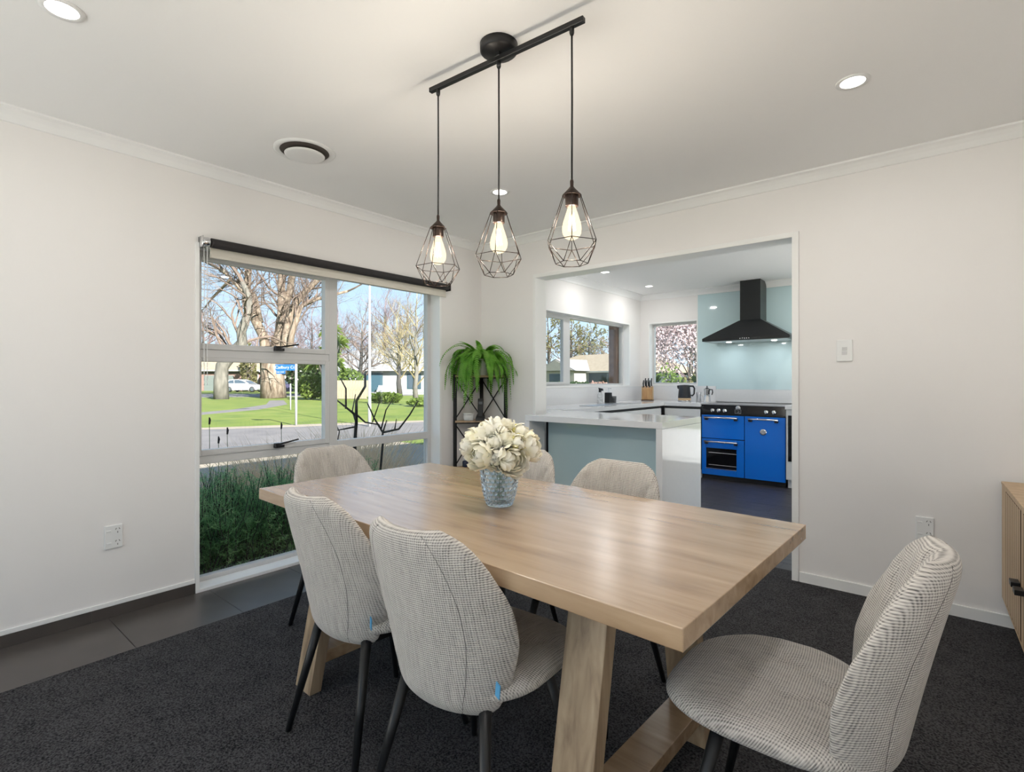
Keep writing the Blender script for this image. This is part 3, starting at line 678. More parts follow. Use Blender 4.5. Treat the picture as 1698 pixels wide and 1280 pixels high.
def petal(mb, c, q, az, rad, half, th0, th1, flare, rng):
    # a cupped petal: a patch of a ball of radius rad from polar angle th1 (base) up to th0 (tip)
    n, k = 5, 5; vs = []; ph = rng.uniform(0, 6.28)
    for j in range(k + 1):
        v = j / k; th = th1 + (th0 - th1) * v
        wv = half * (.35 + .65 * math.sin(math.pi * min(1, .15 + .72 * v)))
        for i in range(n + 1):
            u = -1 + 2 * i / n; tt = th + (.16 * u * u * (th1 - th0)) * v ** 3
            rr = rad * (1 + flare * v ** 3 + .05 * math.sin(4 * u + ph) * v ** 2 - .05 * u * u * (1 - v))
            al = az + u * wv / max(.35, math.sin(tt))
            vs.append(c + q @ Vector((rr * math.sin(tt) * math.cos(al), rr * math.sin(tt) * math.sin(al), rr * math.cos(tt))))
    mb.add(vs, [(j * (n + 1) + i, j * (n + 1) + i + 1, (j + 1) * (n + 1) + i + 1, (j + 1) * (n + 1) + i) for j in range(k) for i in range(n)])
def peony(cx, cy, cz, R_, tilt, label, seed, bud=False):
    rng = random.Random(seed); ax = Vector(tilt).normalized(); q = ax.to_track_quat('Z', 'Y').to_matrix(); c = Vector((cx, cy, cz))
    t = thing('peony', label, 'flower', (VX, VY, VZ), 0, 'cream peonies in the glass vase'); m = MB()
    m.ball(c - ax * R_ * .1, R_ * .30, 8, 6)
    LAY = ((3, .50, .75, .25, 2.3, 0), (4, .72, .70, .35, 2.4, .02), (4, .86, .62, .5, 2.5, .03)) if bud else \
          ((3, .32, .80, .10, 2.2, .0), (4, .46, .66, .28, 2.2, .06), (5, .60, .58, .48, 2.3, .12), (6, .73, .52, .70, 2.4, .18), (7, .85, .48, .95, 2.5, .20), (8, .95, .46, 1.22, 2.6, .18))
    for ly, (n, rr, half, th0, th1, fl_) in enumerate(LAY):
        for i in range(n): petal(m, c, q, 2 * math.pi * (i + .5 * (ly % 2)) / n + rng.uniform(-.2, .2), rr * R_ * rng.uniform(.95, 1.05), half, th0 + rng.uniform(-.1, .1), th1, fl_, rng)
    b = obj('blossom', m, PETAL, t, True, fixn=False)
    base = c - ax * R_ * .9
    if bud:
        mm = MB()
        for i in range(5): petal(mm, c, q, 1.2566 * i, .93 * R_, .34, 1.35 + rng.uniform(-.3, .2), 2.7, .06, rng)
        obj('sepals', mm, PETALY, b, True, fixn=False)
    a = 2.4 * seed
    obj('stem', MB().tube([base + ax * R_ * .2, base - ax * .02, (cx * .30, cy * .30, .13), (.015 * math.cos(a), .015 * math.sin(a), .012)], [.0022, .0018, .0014, .0012], 4), STEMG, t, True)
# view axes at the vase: right = (.77, .64), toward viewer = (.66, -.75)
RV, FV = Vector((.77, .638, 0)), Vector((.638, -.77, 0))
def fl(r_, f_, z): p = RV * r_ + FV * f_; return p.x, p.y, z
for i, (r_, f_, z, s, bud, lab) in enumerate([
        (-.066, .055, .183, .052, 0, 'large pale peony low on the left side of the bouquet'),
        (.046, .078, .168, .055, 0, 'largest open peony facing the viewer at the lower right'),
        (-.020, .050, .232, .036, 0, 'ruffled small peony at the centre of the bouquet'),
        (-.052, .0, .252, .050, 0, 'peony at the top left of the bouquet'),
        (.006, -.02, .268, .050, 0, 'topmost peony of the bouquet'),
        (.030, .040, .245, .042, 0, 'white peony right of the bouquet centre'),
        (.066, .062, .226, .030, 1, 'yellowish closed peony bud on the right'),
        (.074, .02, .255, .034, 1, 'peony bud at the upper right of the bouquet'),
        (.104, .015, .205, .050, 0, 'peony at the far right of the bouquet'),
        (-.098, .005, .218, .046, 0, 'peony at the far left of the bouquet'),
        (-.010, .075, .172, .040, 0, 'pale peony tucked low in the middle above the vase rim'),
        (.05, -.07, .225, .052, 0, 'peony at the back right of the bouquet'),
        (-.05, -.07, .225, .052, 0, 'peony at the back left of the bouquet')]):
    p = fl(r_, f_, z); tl = RV * r_ * 1.3 + FV * (f_ * 1.3 + .012) + Vector((0, 0, z - .165))
    peony(*p, s, tl, lab, i + 3, bud)

# ---------------------------------------------------------------- corner shelf, fern and the things on it
t = thing('corner_shelf', 'black metal corner shelf with crossed braces and wooden tiers', 'shelf', (-3.14, 3.365, 0))
PL, PC, PR = (.0, -.325), (.0, .0), (.28, .0)
for (x, y) in (PL, PC, PR): bx('post', (x - .011, x + .011, y - .011, y + .011, .0, 1.235), BLACK, t)
TIERS = (.085, .455, .845, 1.225)
for z in TIERS:
    m = MB().prism([(-.008, .008), (-.008, -.322), (.012, -.335), (.290, -.012), (.286, .008)], lambda u, v, w: (u, v, w), z - .016, z); obj('shelf_board', m, OAKSHELF, t, bevel=.001)
    m = MB().tube([(.004, -.325, z - .022), (.28, -.004, z - .022)], .005, 6); obj('shelf_rail', m, BLACK, t)
for za, zb in zip(TIERS, TIERS[1:]):
    for A, B in ((PL, PC), (PC, PR)):
        m = MB(); m.tube([(*A, za + .01), (*B, zb - .03)], .005, 6); m.tube([(*A, zb - .03), (*B, za + .01)], .005, 6); obj('cross_brace', m, BLACK, t)
t = thing('potted_fern', 'bushy green fern drooping from the top of the corner shelf', 'potted plant', (-3.035, 3.255, 1.226))
m = MB(); m.lathe([(.0001, 0), (.055, 0), (.075, .13), (.078, .14), (.070, .14), (.066, .11), (.0001, .11)], 24); obj('pot', m, pm('white_ceramic', (.72, .71, .69), .3), t, True)
rng = random.Random(11)
for i in range(120):
    a = rng.uniform(0, 2 * math.pi) if i % 3 else rng.uniform(-2.2, .6)
    Ln = rng.uniform(.22, .46) if i % 4 else rng.uniform(.46, .66); el = rng.uniform(.3, 1.35); dr_ = rng.uniform(4.5, 9.5)
    p = Vector((.02 * math.cos(a), .02 * math.sin(a), .12)); pts = [p.copy()]; n = 16; hd = a
    for j in range(n):
        s = Ln / n; p = p + Vector((math.cos(hd) * math.cos(el), math.sin(hd) * math.cos(el), math.sin(el))) * s
        el = max(-1.5, el - dr_ * s); hd += rng.uniform(-.05, .05)
        p.x = max(p.x, -.135); p.y = min(p.y, .14); pts.append(p.copy())
    m = MB(); m.tube(pts, [.0018 * (1 - .7 * j / n) for j in range(n + 1)], 3)
    for j in range(2, n * 2):
        q = j / 2; i0 = min(n - 1, int(q)); fr = q - i0; c = pts[i0].lerp(pts[i0 + 1], fr); d = (pts[i0 + 1] - pts[i0]).normalized()
        sd = d.cross(Vector((0, 0, 1))); sd = sd.normalized() if sd.length > .05 else Vector((math.sin(hd), -math.cos(hd), 0))
        wl = .032 * math.sin(math.pi * min(1, .12 + .86 * q / n)) * rng.uniform(.85, 1.1)
        for s in (-1, 1):
            e_ = c + sd * s * wl + d * wl * .35 + Vector((0, 0, -.25 * wl)); b1 = c + d * .0055; b0 = c - d * .0055; mid = c + (e_ - c) * .55 + d * .005; mid2 = c + (e_ - c) * .55 - d * .005
            m.add([b0, b1, mid, e_, mid2], [(0, 1, 2, 3, 4)])
    for vi, v in enumerate(m.v): m.v[vi] = (max(v[0], -.142), min(v[1], .146), v[2])
    obj('frond', m, FERNG, t, True, fixn=False)
t = thing('jar', 'small white ribbed jar on the corner shelf', 'jar', (-3.075, 3.135, .8455))
obj('jar_body', MB().lathe([(.0001, 0), (.040, 0), (.044, .006), (.044, .045), (.042, .048), (.0001, .048)], 24), pm('white_ceramic', (.72, .71, .69), .3), t, True)
obj('lid', MB().lathe([(.0001, .048), (.046, .048), (.047, .052), (.046, .060), (.0001, .061)], 24), pm('white_ceramic', (.72, .71, .69), .3), t, True)
t = thing('cordless_phone', 'black cordless phone in its charging base on the corner shelf', 'phone', (-3.005, 3.205, .8455), R(38))
obj('charging_base', MB().hexa([(-.04, -.05, 0), (.04, -.05, 0), (.04, .045, 0), (-.04, .045, 0)], [(-.034, -.035, .025), (.034, -.035, .025), (.034, .04, .05), (-.034, .04, .05)]), BLACKM, t, bevel=.006)
obj('handset', MB().hexa([(-.023, -.012, .022), (.023, -.012, .022), (.023, .014, .03), (-.023, .014, .03)], [(-.024, .030, .185), (.024, .030, .185), (.024, .052, .18), (-.024, .052, .18)]), BLACKM, t, bevel=.008)
o = bx('screen', (-.016, .016, -.001, .001, -.012, .012), pm('grey_screen', (.12, .13, .14), .2), t); o.location = (0, .0175, .145); o.rotation_euler = (R(-15), 0, 0)
t = thing('small_bottle', 'small dark bottle with white cap on the lower shelf tier', 'bottle', (-3.085, 3.105, .4555))
obj('bottle_body', MB().lathe([(.0001, 0), (.022, 0), (.024, .005), (.024, .045), (.012, .055), (.0001, .055)], 16), pm('navy_glass', (.02, .025, .05), .2), t, True)
obj('cap', MB().lathe([(.0001, .055), (.014, .055), (.014, .078), (.0001, .079)], 16), PLASTIC, t, True)
t = thing('candle_jar', 'little grey candle jar on the lower shelf tier', 'candle', (-3.025, 3.145, .4555))
obj('candle_body', MB().lathe([(.0001, 0), (.028, 0), (.030, .004), (.030, .05), (.0001, .05)], 18), pm('grey_glass', (.35, .33, .31), .3), t, True)
obj('lid', MB().lathe([(.0001, .05), (.031, .05), (.031, .058), (.0001, .059)], 18), PLASTIC, t, True)

# ---------------------------------------------------------------- kitchen
BZ = .91
t = thing('worktop', 'glossy white stone worktop wrapping from peninsula to range', 'worktop', (0, 0, 0))
poly = [(-2.520, 3.20), (-1.390, 3.20), (-1.390, 3.90), (-2.69, 3.90), (-2.69, 6.24), (-2.243, 6.24), (-2.243, KY - .001), (KX + .001, KY - .001), (KX + .001, 3.552), (-2.520, 3.552)]
obj('slab', MB().prism(poly, lambda u, v, w: (u, v, w), BZ - .044, BZ), QUARTZ, t, bevel=.002)
bx('waterfall_end', (-1.434, -1.390, 3.20, 3.90, 0.001, BZ - .045), QUARTZ, t, .002)
bx('waterfall_end', (-2.520, -2.476, 3.20, 3.404, 0.009, BZ - .045), QUARTZ, t, .002)
bx('upstand', (KX + .001, KX + .016, 3.56, KY - .002, BZ + .0005, 1.100), QUARTZ, t)
bx('upstand', (KX + .017, -2.243, KY - .016, KY - .001, BZ + .0005, 1.110), QUARTZ, t)
m = MB(); m.box(-2.98, -2.80, 4.72, 5.12, BZ + .0005, BZ + .004); m.box(-3.02, -2.78, 5.14, 5.75, BZ + .0005, BZ + .003)
obj('sink', m, STEEL, t, fixn=False)
t2 = thing('worktop', 'short white worktop to the right of the blue range', 'worktop', (0, 0, 0))
bx('slab', (-1.312, -.65, 6.24, KY - .001, BZ - .044, BZ), QUARTZ, t2, .002); bx('upstand', (-2.242, -.65, KY - .016, KY - .001, BZ + .0005, 1.068), QUARTZ, t2)
t = thing('peninsula_cabinet', 'peninsula base faced with pale mint glass', 'cabinet', (0, 0, 0))
bx('carcass', (-2.475, -1.436, 3.462, 3.86, 0.002, BZ - .046), CABW, t); bx('glass_panel', (-2.474, -1.437, 3.450, 3.461, 0.012, BZ - .047), MINT, t)
for i in range(4):
    y0 = 3.92 + i * .575; t = thing('base_cabinet', ['white base cabinet next to the peninsula', 'white base cabinet under the sink near the peninsula', 'white base cabinet under the sink farther back', 'white base cabinet closest to the kitchen corner'][i], 'cabinet', (0, 0, 0), 0, 'white base cabinets under the side bench')
    bx('carcass', (KX + .002, -2.735, y0 + .001, y0 + .574, .10, BZ - .046), pm('recess_shadow', (.05, .05, .05), .7), t)  # dark carcass colour paints in the shadow gap above the doors
    bx('door', (-2.734, -2.715, y0 + .002, y0 + .573, .10, .835), CABW, t, .002); bx('plinth', (KX + .01, -2.78, y0 + .001, y0 + .574, 0.001, .099), CABW, t)
t = thing('base_cabinet', 'white base cabinet between the corner and the blue range', 'cabinet')
bx('carcass', (-2.70, -2.246, 6.29, KY - .02, .10, BZ - .046), MATS['recess_shadow'], t); bx('door', (-2.690, -2.247, 6.265, 6.289, .10, .835), CABW, t, .002); bx('plinth', (-2.69, -2.247, 6.33, KY - .02, .001, .099), CABW, t)
o = obj('door_logo_dots', MB().box(-2.660, -2.650, 6.263, 6.265, .74, .75).box(-2.660, -2.650, 6.263, 6.265, .71, .72), SLOT, t, fixn=False); o.name = 'sensor_dots'
t = thing('base_cabinet', 'white cabinet with a black glass front right of the range', 'cabinet')
bx('carcass', (-1.31, -.70, 6.29, KY - .02, .10, BZ - .046), CABW, t); bx('front_frame', (-1.305, -.70, 6.270, 6.289, .10, .86), CABW, t); bx('black_panel', (-1.285, -.72, 6.262, 6.271, .30, .80), GLOSSB, t); bx('plinth', (-1.30, -.70, 6.33, KY - .02, .001, .099), CABW, t)
t = tag(bx('splashback', (-2.480, -.62, KY - .008, KY - .0005, 1.070, CH - .076), MINT), 'tall pale mint glass splashback behind the range hood', 'splashback')

# range cooker
t = thing('range_cooker', 'blue range cooker with black control panel', 'range cooker', (-1.779, 6.30, 0))
W = .462
bx('body', (-W, W, .03, .53, .05, .885), BLACK, t); bx('plinth', (-W + .005, W - .005, .035, .5, .001, .05), BLACKM, t)
bx('hob', (-W, W, .0, .53, .886, .905), GLOSSB, t, .002); bx('hob_edge', (-W, W, -.006, .0, .893, .908), STEEL, t)
cp = obj('control_panel', MB().hexa([(-W, .0, .775), (W, .0, .775), (W, .03, .775), (-W, .03, .775)], [(-W, .006, .885), (W, .006, .885), (W, .03, .885), (-W, .03, .885)]), GLOSSB, t)
for x in (-.325, -.255, -.185, .265, .345):
    kb = obj('knob', MB().lathe([(.026, .0), (.027, -.006), (.021, -.010), (.018, -.030), (.0001, -.031)], 20, (x, .002, .828), 'y'), CHROME, t, True)
    bx('pointer', (x - .005, x + .005, -.044, -.028, .808, .848), CHROME, kb, .002)
bx('clock', (-.075, .0, -.001, .003, .795, .845), pm('grey_clock', (.035, .037, .04), .2), t)
m = MB(); m.box(-.070, -.005, -.003, -.0015, .842, .845); m.box(-.07, -.005, -.003, -.0015, .798, .801); m.box(-.072, -.069, -.003, -.0015, .798, .845); m.box(-.006, -.003, -.003, -.0015, .798, .845); m.box(-.045, -.025, -.003, -.0015, .812, .815); m.box(-.03, -.027, -.003, -.0015, .815, .83); obj('clock_outline', m, STEEL, t, fixn=False)
obj('badge', MB().lathe([(.028, .0), (.028, -.004), (.024, -.006), (.0001, -.006)], 20, (-.038, .003, .862), 'y'), STEEL, t, True).scale = (1, 1, 1)
def rdoor(x0, x1, z0, z1, hz, win=None):
    m = MB()
    if win:
        a, b, c, d_ = win
        m.box(x0, a, .0, .03, z0, z1); m.box(b, x1, 0, .03, z0, z1); m.box(a, b, 0, .03, z0, c); m.box(a, b, 0, .03, d_, z1)
    else: m.box(x0, x1, .0, .03, z0, z1)
    dr = obj('door', m, BLUE, t, fixn=False, bevel=.004)
    m = MB(); m.tube([(x0 + .045, -.045, hz), (x1 - .065, -.045, hz)], .011, 10); obj('handle', m, CHROME, dr, True)
    m = MB()
    for x in (x0 + .065, x1 - .085): m.box(x - .018, x + .018, -.04, .0, hz - .032, hz - .004)
    obj('handle_bracket', m, BLACK, dr, fixn=False, bevel=.004)
    if win:
        bx('oven_glass', (win[0], win[1], .008, .014, win[2], win[3]), GLOSSB, dr)
        for z in (win[2] + .04, win[3] - .055): obj('oven_rack', MB().tube([(win[0] + .03, .005, z), (win[1] - .002, .005, z)], .0028, 6), STEEL, dr)
        bx('window_trim', (win[0], win[1], -.004, .0, win[2] - .006, win[2]), STEEL, dr)
    return dr
rdoor(-W + .004, .028, .492, .770, .742); rdoor(-W + .004, .028, .055, .484, .455, (-.405, -.055, .135, .375)); dr = rdoor(.036, W - .004, .055, .770, .742)
obj('thermometer', MB().lathe([(.034, .0), (.036, -.004), (.034, -.010), (.024, -.012), (.0001, -.008)], 24, (.235, -.001, .600), 'y'), CHROME, dr, True)
# hood
t = thing('range_hood', 'black pyramid range hood with square chimney', 'range hood', (-1.768, 6.842, 1.655))
bx('chimney', (-.105, .125, -.27, 0, .245, CH - 1.656), HOODB, t, .002)
obj('canopy', MB().hexa([(-.48, -.49, .035), (.48, -.49, .035), (.48, 0, .035), (-.48, 0, .035)], [(-.112, -.28, .25), (.132, -.28, .25), (.132, 0, .25), (-.112, 0, .25)]), HOODB, t)
bx('lip', (-.482, .482, -.492, 0, .0, .035), HOODB, t, .002)
bx('filter', (-.44, .44, -.45, -.05, -.003, -.0005), STEEL, t)
for i in range(5): obj('button', MB().lathe([(.006, 0), (.006, -.005), (.0001, -.005)], 10, (-.04 + i * .024, -.492, .018), 'y'), CHROME, t, True)
for x in (-.24, .27):
    obj('hood_lamp', MB().lathe([(.0001, -.009), (.028, -.009), (.032, -.004), (.0001, -.004)], 16, (x, -.25, 0)), LENS, t, True); lamp(t, 'AREA', (x, -.25, -.014), HOOD_W, (.93, .97, 1.0), .05)

# bench-top things
t = thing('knife_block', 'wooden knife block with black handled knives in the corner', 'knife block', (-3.075, 6.60, BZ + .001), R(20))
obj('block', MB().hexa([(-.065, -.05, .012), (.065, -.05, .012), (.065, .06, .012), (-.065, .06, .012)], [(-.065, -.05, .17), (.065, -.05, .17), (.065, .06, .20), (-.065, .06, .20)]), KNIFEW, t, bevel=.004)
bx('base', (-.078, .078, -.062, .072, 0, .012), pm('dark_wood', (.12, .065, .035), .5), t); bx('side_rail', (-.075, -.066, -.055, .065, .012, .19), pm('pale_wood', (.62, .44, .26), .5), t); bx('side_rail', (.066, .075, -.055, .065, .012, .19), MATS['pale_wood'], t)
for i in range(6):
    x = -.05 + .02 * i; z = .17 + .018 * (i % 2); y = -.03 + .05 * (i % 2)
    m = MB().tube([(x, y, z), (x - .004, y - .008, z + .06), (x + .002, y - .012, z + .105 + .01 * (i % 2))], [.007, .009, .007], 8); h_ = obj('knife', m, BLACK, t, True); obj('bolster', MB().tube([(x, y, z - .004), (x, y - .001, z + .008)], .0085, 8), CHROME, h_, True)
t = thing('kettle', 'black electric kettle with a wooden base band', 'kettle', (-2.565, 6.60, BZ + .001), R(20))
m = MB(); m.lathe([(.0001, .045), (.080, .045), (.080, .06), (.072, .15), (.066, .205), (.060, .212), (.0001, .216)], 28); obj('kettle_body', m, pm('matt_black_kettle', (.022, .023, .027), .35), t, True)
obj('wood_band', MB().lathe([(.0001, .014), (.077, .014), (.079, .018), (.079, .045), (.0001, .045)], 28), MATS['pale_wood'], t, True)
obj('power_base', MB().lathe([(.0001, 0), (.080, 0), (.080, .010), (.074, .014), (.0001, .014)], 28), STEEL, t, True)
obj('handle', MB().tube([(.060, 0, .200), (.105, 0, .198), (.122, 0, .17), (.118, 0, .10), (.098, 0, .075), (.074, 0, .082)], [.010, .012, .011, .010, .011, .010], 10), MATS['matt_black_kettle'], t, True)
obj('spout', MB().hexa([(-.088, -.012, .17), (-.06, -.02, .15), (-.06, .02, .15), (-.088, .012, .17)], [(-.092, -.012, .205), (-.055, -.022, .210), (-.055, .022, .210), (-.092, .012, .205)]), MATS['matt_black_kettle'], t)
t = thing('coffee_grinder', 'small steel shaker between the kettle and the moka pot', 'shaker', (-2.395, 6.64, BZ + .001))
obj('shaker_body', MB().lathe([(.0001, 0), (.030, 0), (.026, .05), (.026, .07), (.030, .12), (.0001, .12)], 16), STEEL, t, True); obj('crank', MB().tube([(.025, 0, .08), (.045, 0, .085), (.045, 0, .06)], .005, 6), STEEL, t)
t = thing('moka_pot', 'silver moka pot with black handle beside the range', 'moka pot', (-2.296, 6.66, BZ + .001))
obj('boiler', MB().lathe([(.0001, 0), (.048, 0), (.040, .07), (.034, .082), (.0001, .082)], 8), CHROME, t); obj('jug', MB().lathe([(.0001, .082), (.034, .082), (.042, .165), (.0001, .168)], 8), CHROME, t)
obj('lid_knob', MB().lathe([(.0001, .168), (.03, .168), (.006, .182), (.006, .195), (.009, .20), (.0001, .205)], 8), BLACK, t); obj('handle', MB().tube([(.036, 0, .155), (.066, 0, .155), (.070, 0, .12), (.06, 0, .09)], .007, 8), BLACK, t, True)
t = thing('spray_bottle', 'clear spray bottle with black nozzle by the sink', 'bottle', (-3.13, 5.42, BZ + .001))
obj('bottle_body', MB().lathe([(.0001, 0), (.032, 0), (.034, .006), (.034, .10), (.014, .13), (.0001, .13)], 16), pm('frosted_plastic', (.62, .63, .64), .2, var=.3, vscale=40), t, True)
m = MB(); m.box(-.012, .012, -.012, .012, .13, .155); m.hexa([(-.01, -.012, .155), (.04, -.012, .148), (.04, .012, .148), (-.01, .012, .155)], [(-.018, -.012, .185), (.035, -.012, .175), (.035, .012, .175), (-.018, .012, .185)]); obj('nozzle', m, BLACK, t)
t = thing('soap_dispenser', 'black square soap dispenser by the sink', 'soap dispenser', (-3.12, 5.60, BZ + .001))
bx('dispenser_body', (-.034, .034, -.034, .034, 0, .125), BLACK, t, .005); obj('pump', MB().tube([(0, 0, .125), (0, 0, .175), (.035, 0, .172)], [.008, .006, .005], 8), CHROME, t)
t = thing('tumbler', 'small dark grey tumbler beside the soap dispenser', 'cup', (-3.10, 5.70, BZ + .001))
obj('cup_wall', MB().lathe([(.0001, 0), (.030, 0), (.033, .075), (.030, .075), (.027, .006), (.0001, .006)], 16), pm('dark_grey_glaze', (.07, .075, .08), .4), t, True); obj('rim', MB().lathe([(.033, .075), (.0335, .078), (.030, .078), (.030, .075)], 16, cap=False), MATS['dark_grey_glaze'], t, True)

# ---------------------------------------------------------------- outside: ground, street, plants, houses
GZ = -.15
def flat(name, pts, z, mat, label, cat, th=.02):
    return struct(obj(name, MB().prism(pts, lambda u, v, w: (u, v, w), z - th, z), mat), label, cat)
flat('ground', [(-200, -120), (60, -120), (60, 200), (-200, 200)], GZ, GRASS, 'green lawn outside the windows', 'lawn', .3)
flat('bounce_paving', [(-3.4, -9), (5, -9), (5, -1.46), (-3.4, -1.46)], GZ + .10, pm('pale_concrete', (.72, .70, .67), .85, var=.06, vscale=3), 'added pale paving behind the viewer, bouncing sunlight in', 'bounce_paving', .1)  # added pale surface that bounces sun through the rear glazing
flat('kitchen_bounce_paving', [(-2.1, 7.02), (6, 7.02), (6, 13), (-2.1, 13)], GZ + .10, MATS['pale_concrete'], 'added pale paving behind the kitchen, bouncing light in', 'bounce_paving', .1)  # added pale ground: bounces light indoors, keeps lawn green off the peninsula
t = thing('garden_wall', 'added white reflector wall outside, behind the viewer', 'wall', (-3.7, -1.6, GZ)); WREN = pm('white_render', (.80, .78, .75), .9); bx('wall_body', (-.2, 0, -5, 0, .0, 2.3), WREN, t); bx('coping', (-.24, .04, -5.04, .04, 2.3, 2.36), WREN, t)  # unseen white wall added to throw sunlight into the dining room
flat('side_bounce_paving', [(.80, 2.0), (14, 2.0), (14, 7.0), (.80, 7.0)], GZ + .10, MATS['pale_concrete'], 'added pale paving beside the kitchen, bouncing sunlight in', 'side_bounce_paving', .1)  # added pale slab bouncing sunlight up to the kitchen ceiling
t = thing('added_sunshade', 'added flat roof on posts beside the kitchen, blocking sun', 'added_sunshade', (RX + .16, 5.2, GZ)); bx('roof', (.0, 2.7, -3.0, 2.4, 2.32, 2.42), MATS['white_render'], t)  # unseen roof added to keep direct sun off the kitchen floor
for x_, y_ in ((2.6, -2.8), (2.6, 2.2)): bx('post', (x_ - .05, x_ + .05, y_ - .05, y_ + .05, .1, 2.32), MATS['white_render'], t)
flat('road', [(-15.6, -30), (-15.8, 0), (-15.5, 5.4), (-14.3, 7.6), (-12.9, 10.9), (-9.6, 18), (-4, 26), (0, 30), (4, 26), (-1, 22), (-6.2, 15), (-9.2, 9.5), (-10.4, 6.0), (-10.8, 2), (-10.6, -30)], GZ + .004, ASPH, 'grey street surface beyond the front garden', 'road', .02)
flat('verge', [(-15.6, -30), (-15.8, 0), (-15.5, 5.4), (-14.3, 7.6), (-12.9, 10.9), (-9.6, 18), (-9.9, 18.3), (-13.4, 11.2), (-14.9, 7.9), (-16.0, 5.5), (-16.3, 0), (-16.1, -30)], GZ + .010, KERB, 'pale dry verge along the street edge', 'verge', .02)
flat('footpath', [(-21.0, -10), (-21.0, 4.5), (-21.6, 7.0), (-24.0, 10.8), (-28.0, 14.2), (-34, 17.0), (-34.3, 16.2), (-28.6, 13.3), (-24.8, 10.0), (-22.5, 6.6), (-22.0, 4.4), (-22.0, -10)], GZ + .012, ASPH, 'narrow curved footpath across the lawn', 'path', .02)
flat('side_street', [(-47.5, 10), (-43.0, 19.5), (-38.5, 26), (-36, 30), (-39, 33), (-47, 26.5), (-55, 21.0), (-62, 12)], GZ + .010, ASPH, 'grey side street behind the big trees', 'road', .02)
flat('front_garden_bed', [(-3.46, -2), (-3.46, 7), (-10.3, 7), (-10.3, -2)], GZ + .02, KERB, 'dry soil of the front garden bed', 'garden bed', .02)

def wob(p, q, n, amp, rng):
    pts = [Vector(p)]; v = Vector(q) - Vector(p)
    for i in range(1, n):
        pts.append(Vector(p) + v * (i / n) + Vector((rng.uniform(-1, 1), rng.uniform(-1, 1), rng.uniform(-1, 1))) * amp)
    return pts + [Vector(q)]
def grow(mb, p, d, ln, r, depth, rng, spread=.6, lift=.15, kids=3, droop=0.0, taper=.55):
    n = 3; pts = [Vector(p)]; dd = Vector(d).normalized()
    for i in range(n):
        dd = (dd + Vector((rng.uniform(-1, 1), rng.uniform(-1, 1), rng.uniform(-1, 1))) * .20 + Vector((0, 0, lift * .3 - droop * .3))).normalized(); pts.append(pts[-1] + dd * ln / n)
    mb.tube(pts, [r * (1 - (1 - taper) * i / n) for i in range(n + 1)], 6 if r > .12 else (4 if r > .04 else 3), False)
    if depth <= 0: return
    for k_ in range(kids):
        q = 1.0 if k_ == 0 else rng.uniform(.35, 1.0); i0 = min(n - 1, int(q * n)); pp = pts[i0].lerp(pts[i0 + 1], q * n - i0)
        nd = dd + Vector((rng.uniform(-1, 1), rng.uniform(-1, 1), rng.uniform(-.8, 1))) * spread
        grow(mb, pp, nd, ln * rng.uniform(.6, .82), r * taper * rng.uniform(.75, 1.0), depth - 1, rng, spread, lift, kids, droop, taper)
def limbs_tree(name, label, base, polys, radii, barkm, twigm, rng, side=5, depth=3, ln=1.7, spread=.75, droop=0.0, group=None, kids=3, cat='tree'):
    t = thing(name, label, cat, base, 0, group); B = Vector(base); tw = MB()
    for i, (pl, (r0, r1)) in enumerate(zip(polys, radii)):
        pts = [Vector(q) - B for q in pl]; n = len(pts)
        rad = [r0 + (r1 - r0) * j / (n - 1) for j in range(n)]
        obj('trunk' if i == 0 else 'limb', MB().tube(pts, rad, 10), barkm, t, True, fixn=False)
        if i == 0 and len(polys) > 1: continue
        for _ in range(side):
            q = rng.uniform(.25, 1.0) * (n - 1); i0 = min(n - 2, int(q)); p = pts[i0].lerp(pts[i0 + 1], q - i0); d = (pts[i0 + 1] - pts[i0]).normalized() * .8 + Vector((rng.uniform(-1, 1), rng.uniform(-1, 1), rng.uniform(-.3, .8))) * .9
            grow(tw, p, d, ln * rng.uniform(.7, 1.2), (r0 + (r1 - r0) * q / (n - 1)) * .35, depth, rng, spread, .1, kids, droop)
        grow(tw, pts[-1], pts[-1] - pts[-2], ln * 1.1, r1 * .9, depth, rng, spread, .2, kids, droop)
    obj('branches', tw, twigm, t, False, fixn=False); return t
rng = random.Random(21)
def dep(pl, amp, rng): return [(x + rng.uniform(-amp, amp) * .64 * (j > 0), y - rng.uniform(-amp, amp) * .77 * (j > 0), z) for j, (x, y, z) in enumerate(pl)]
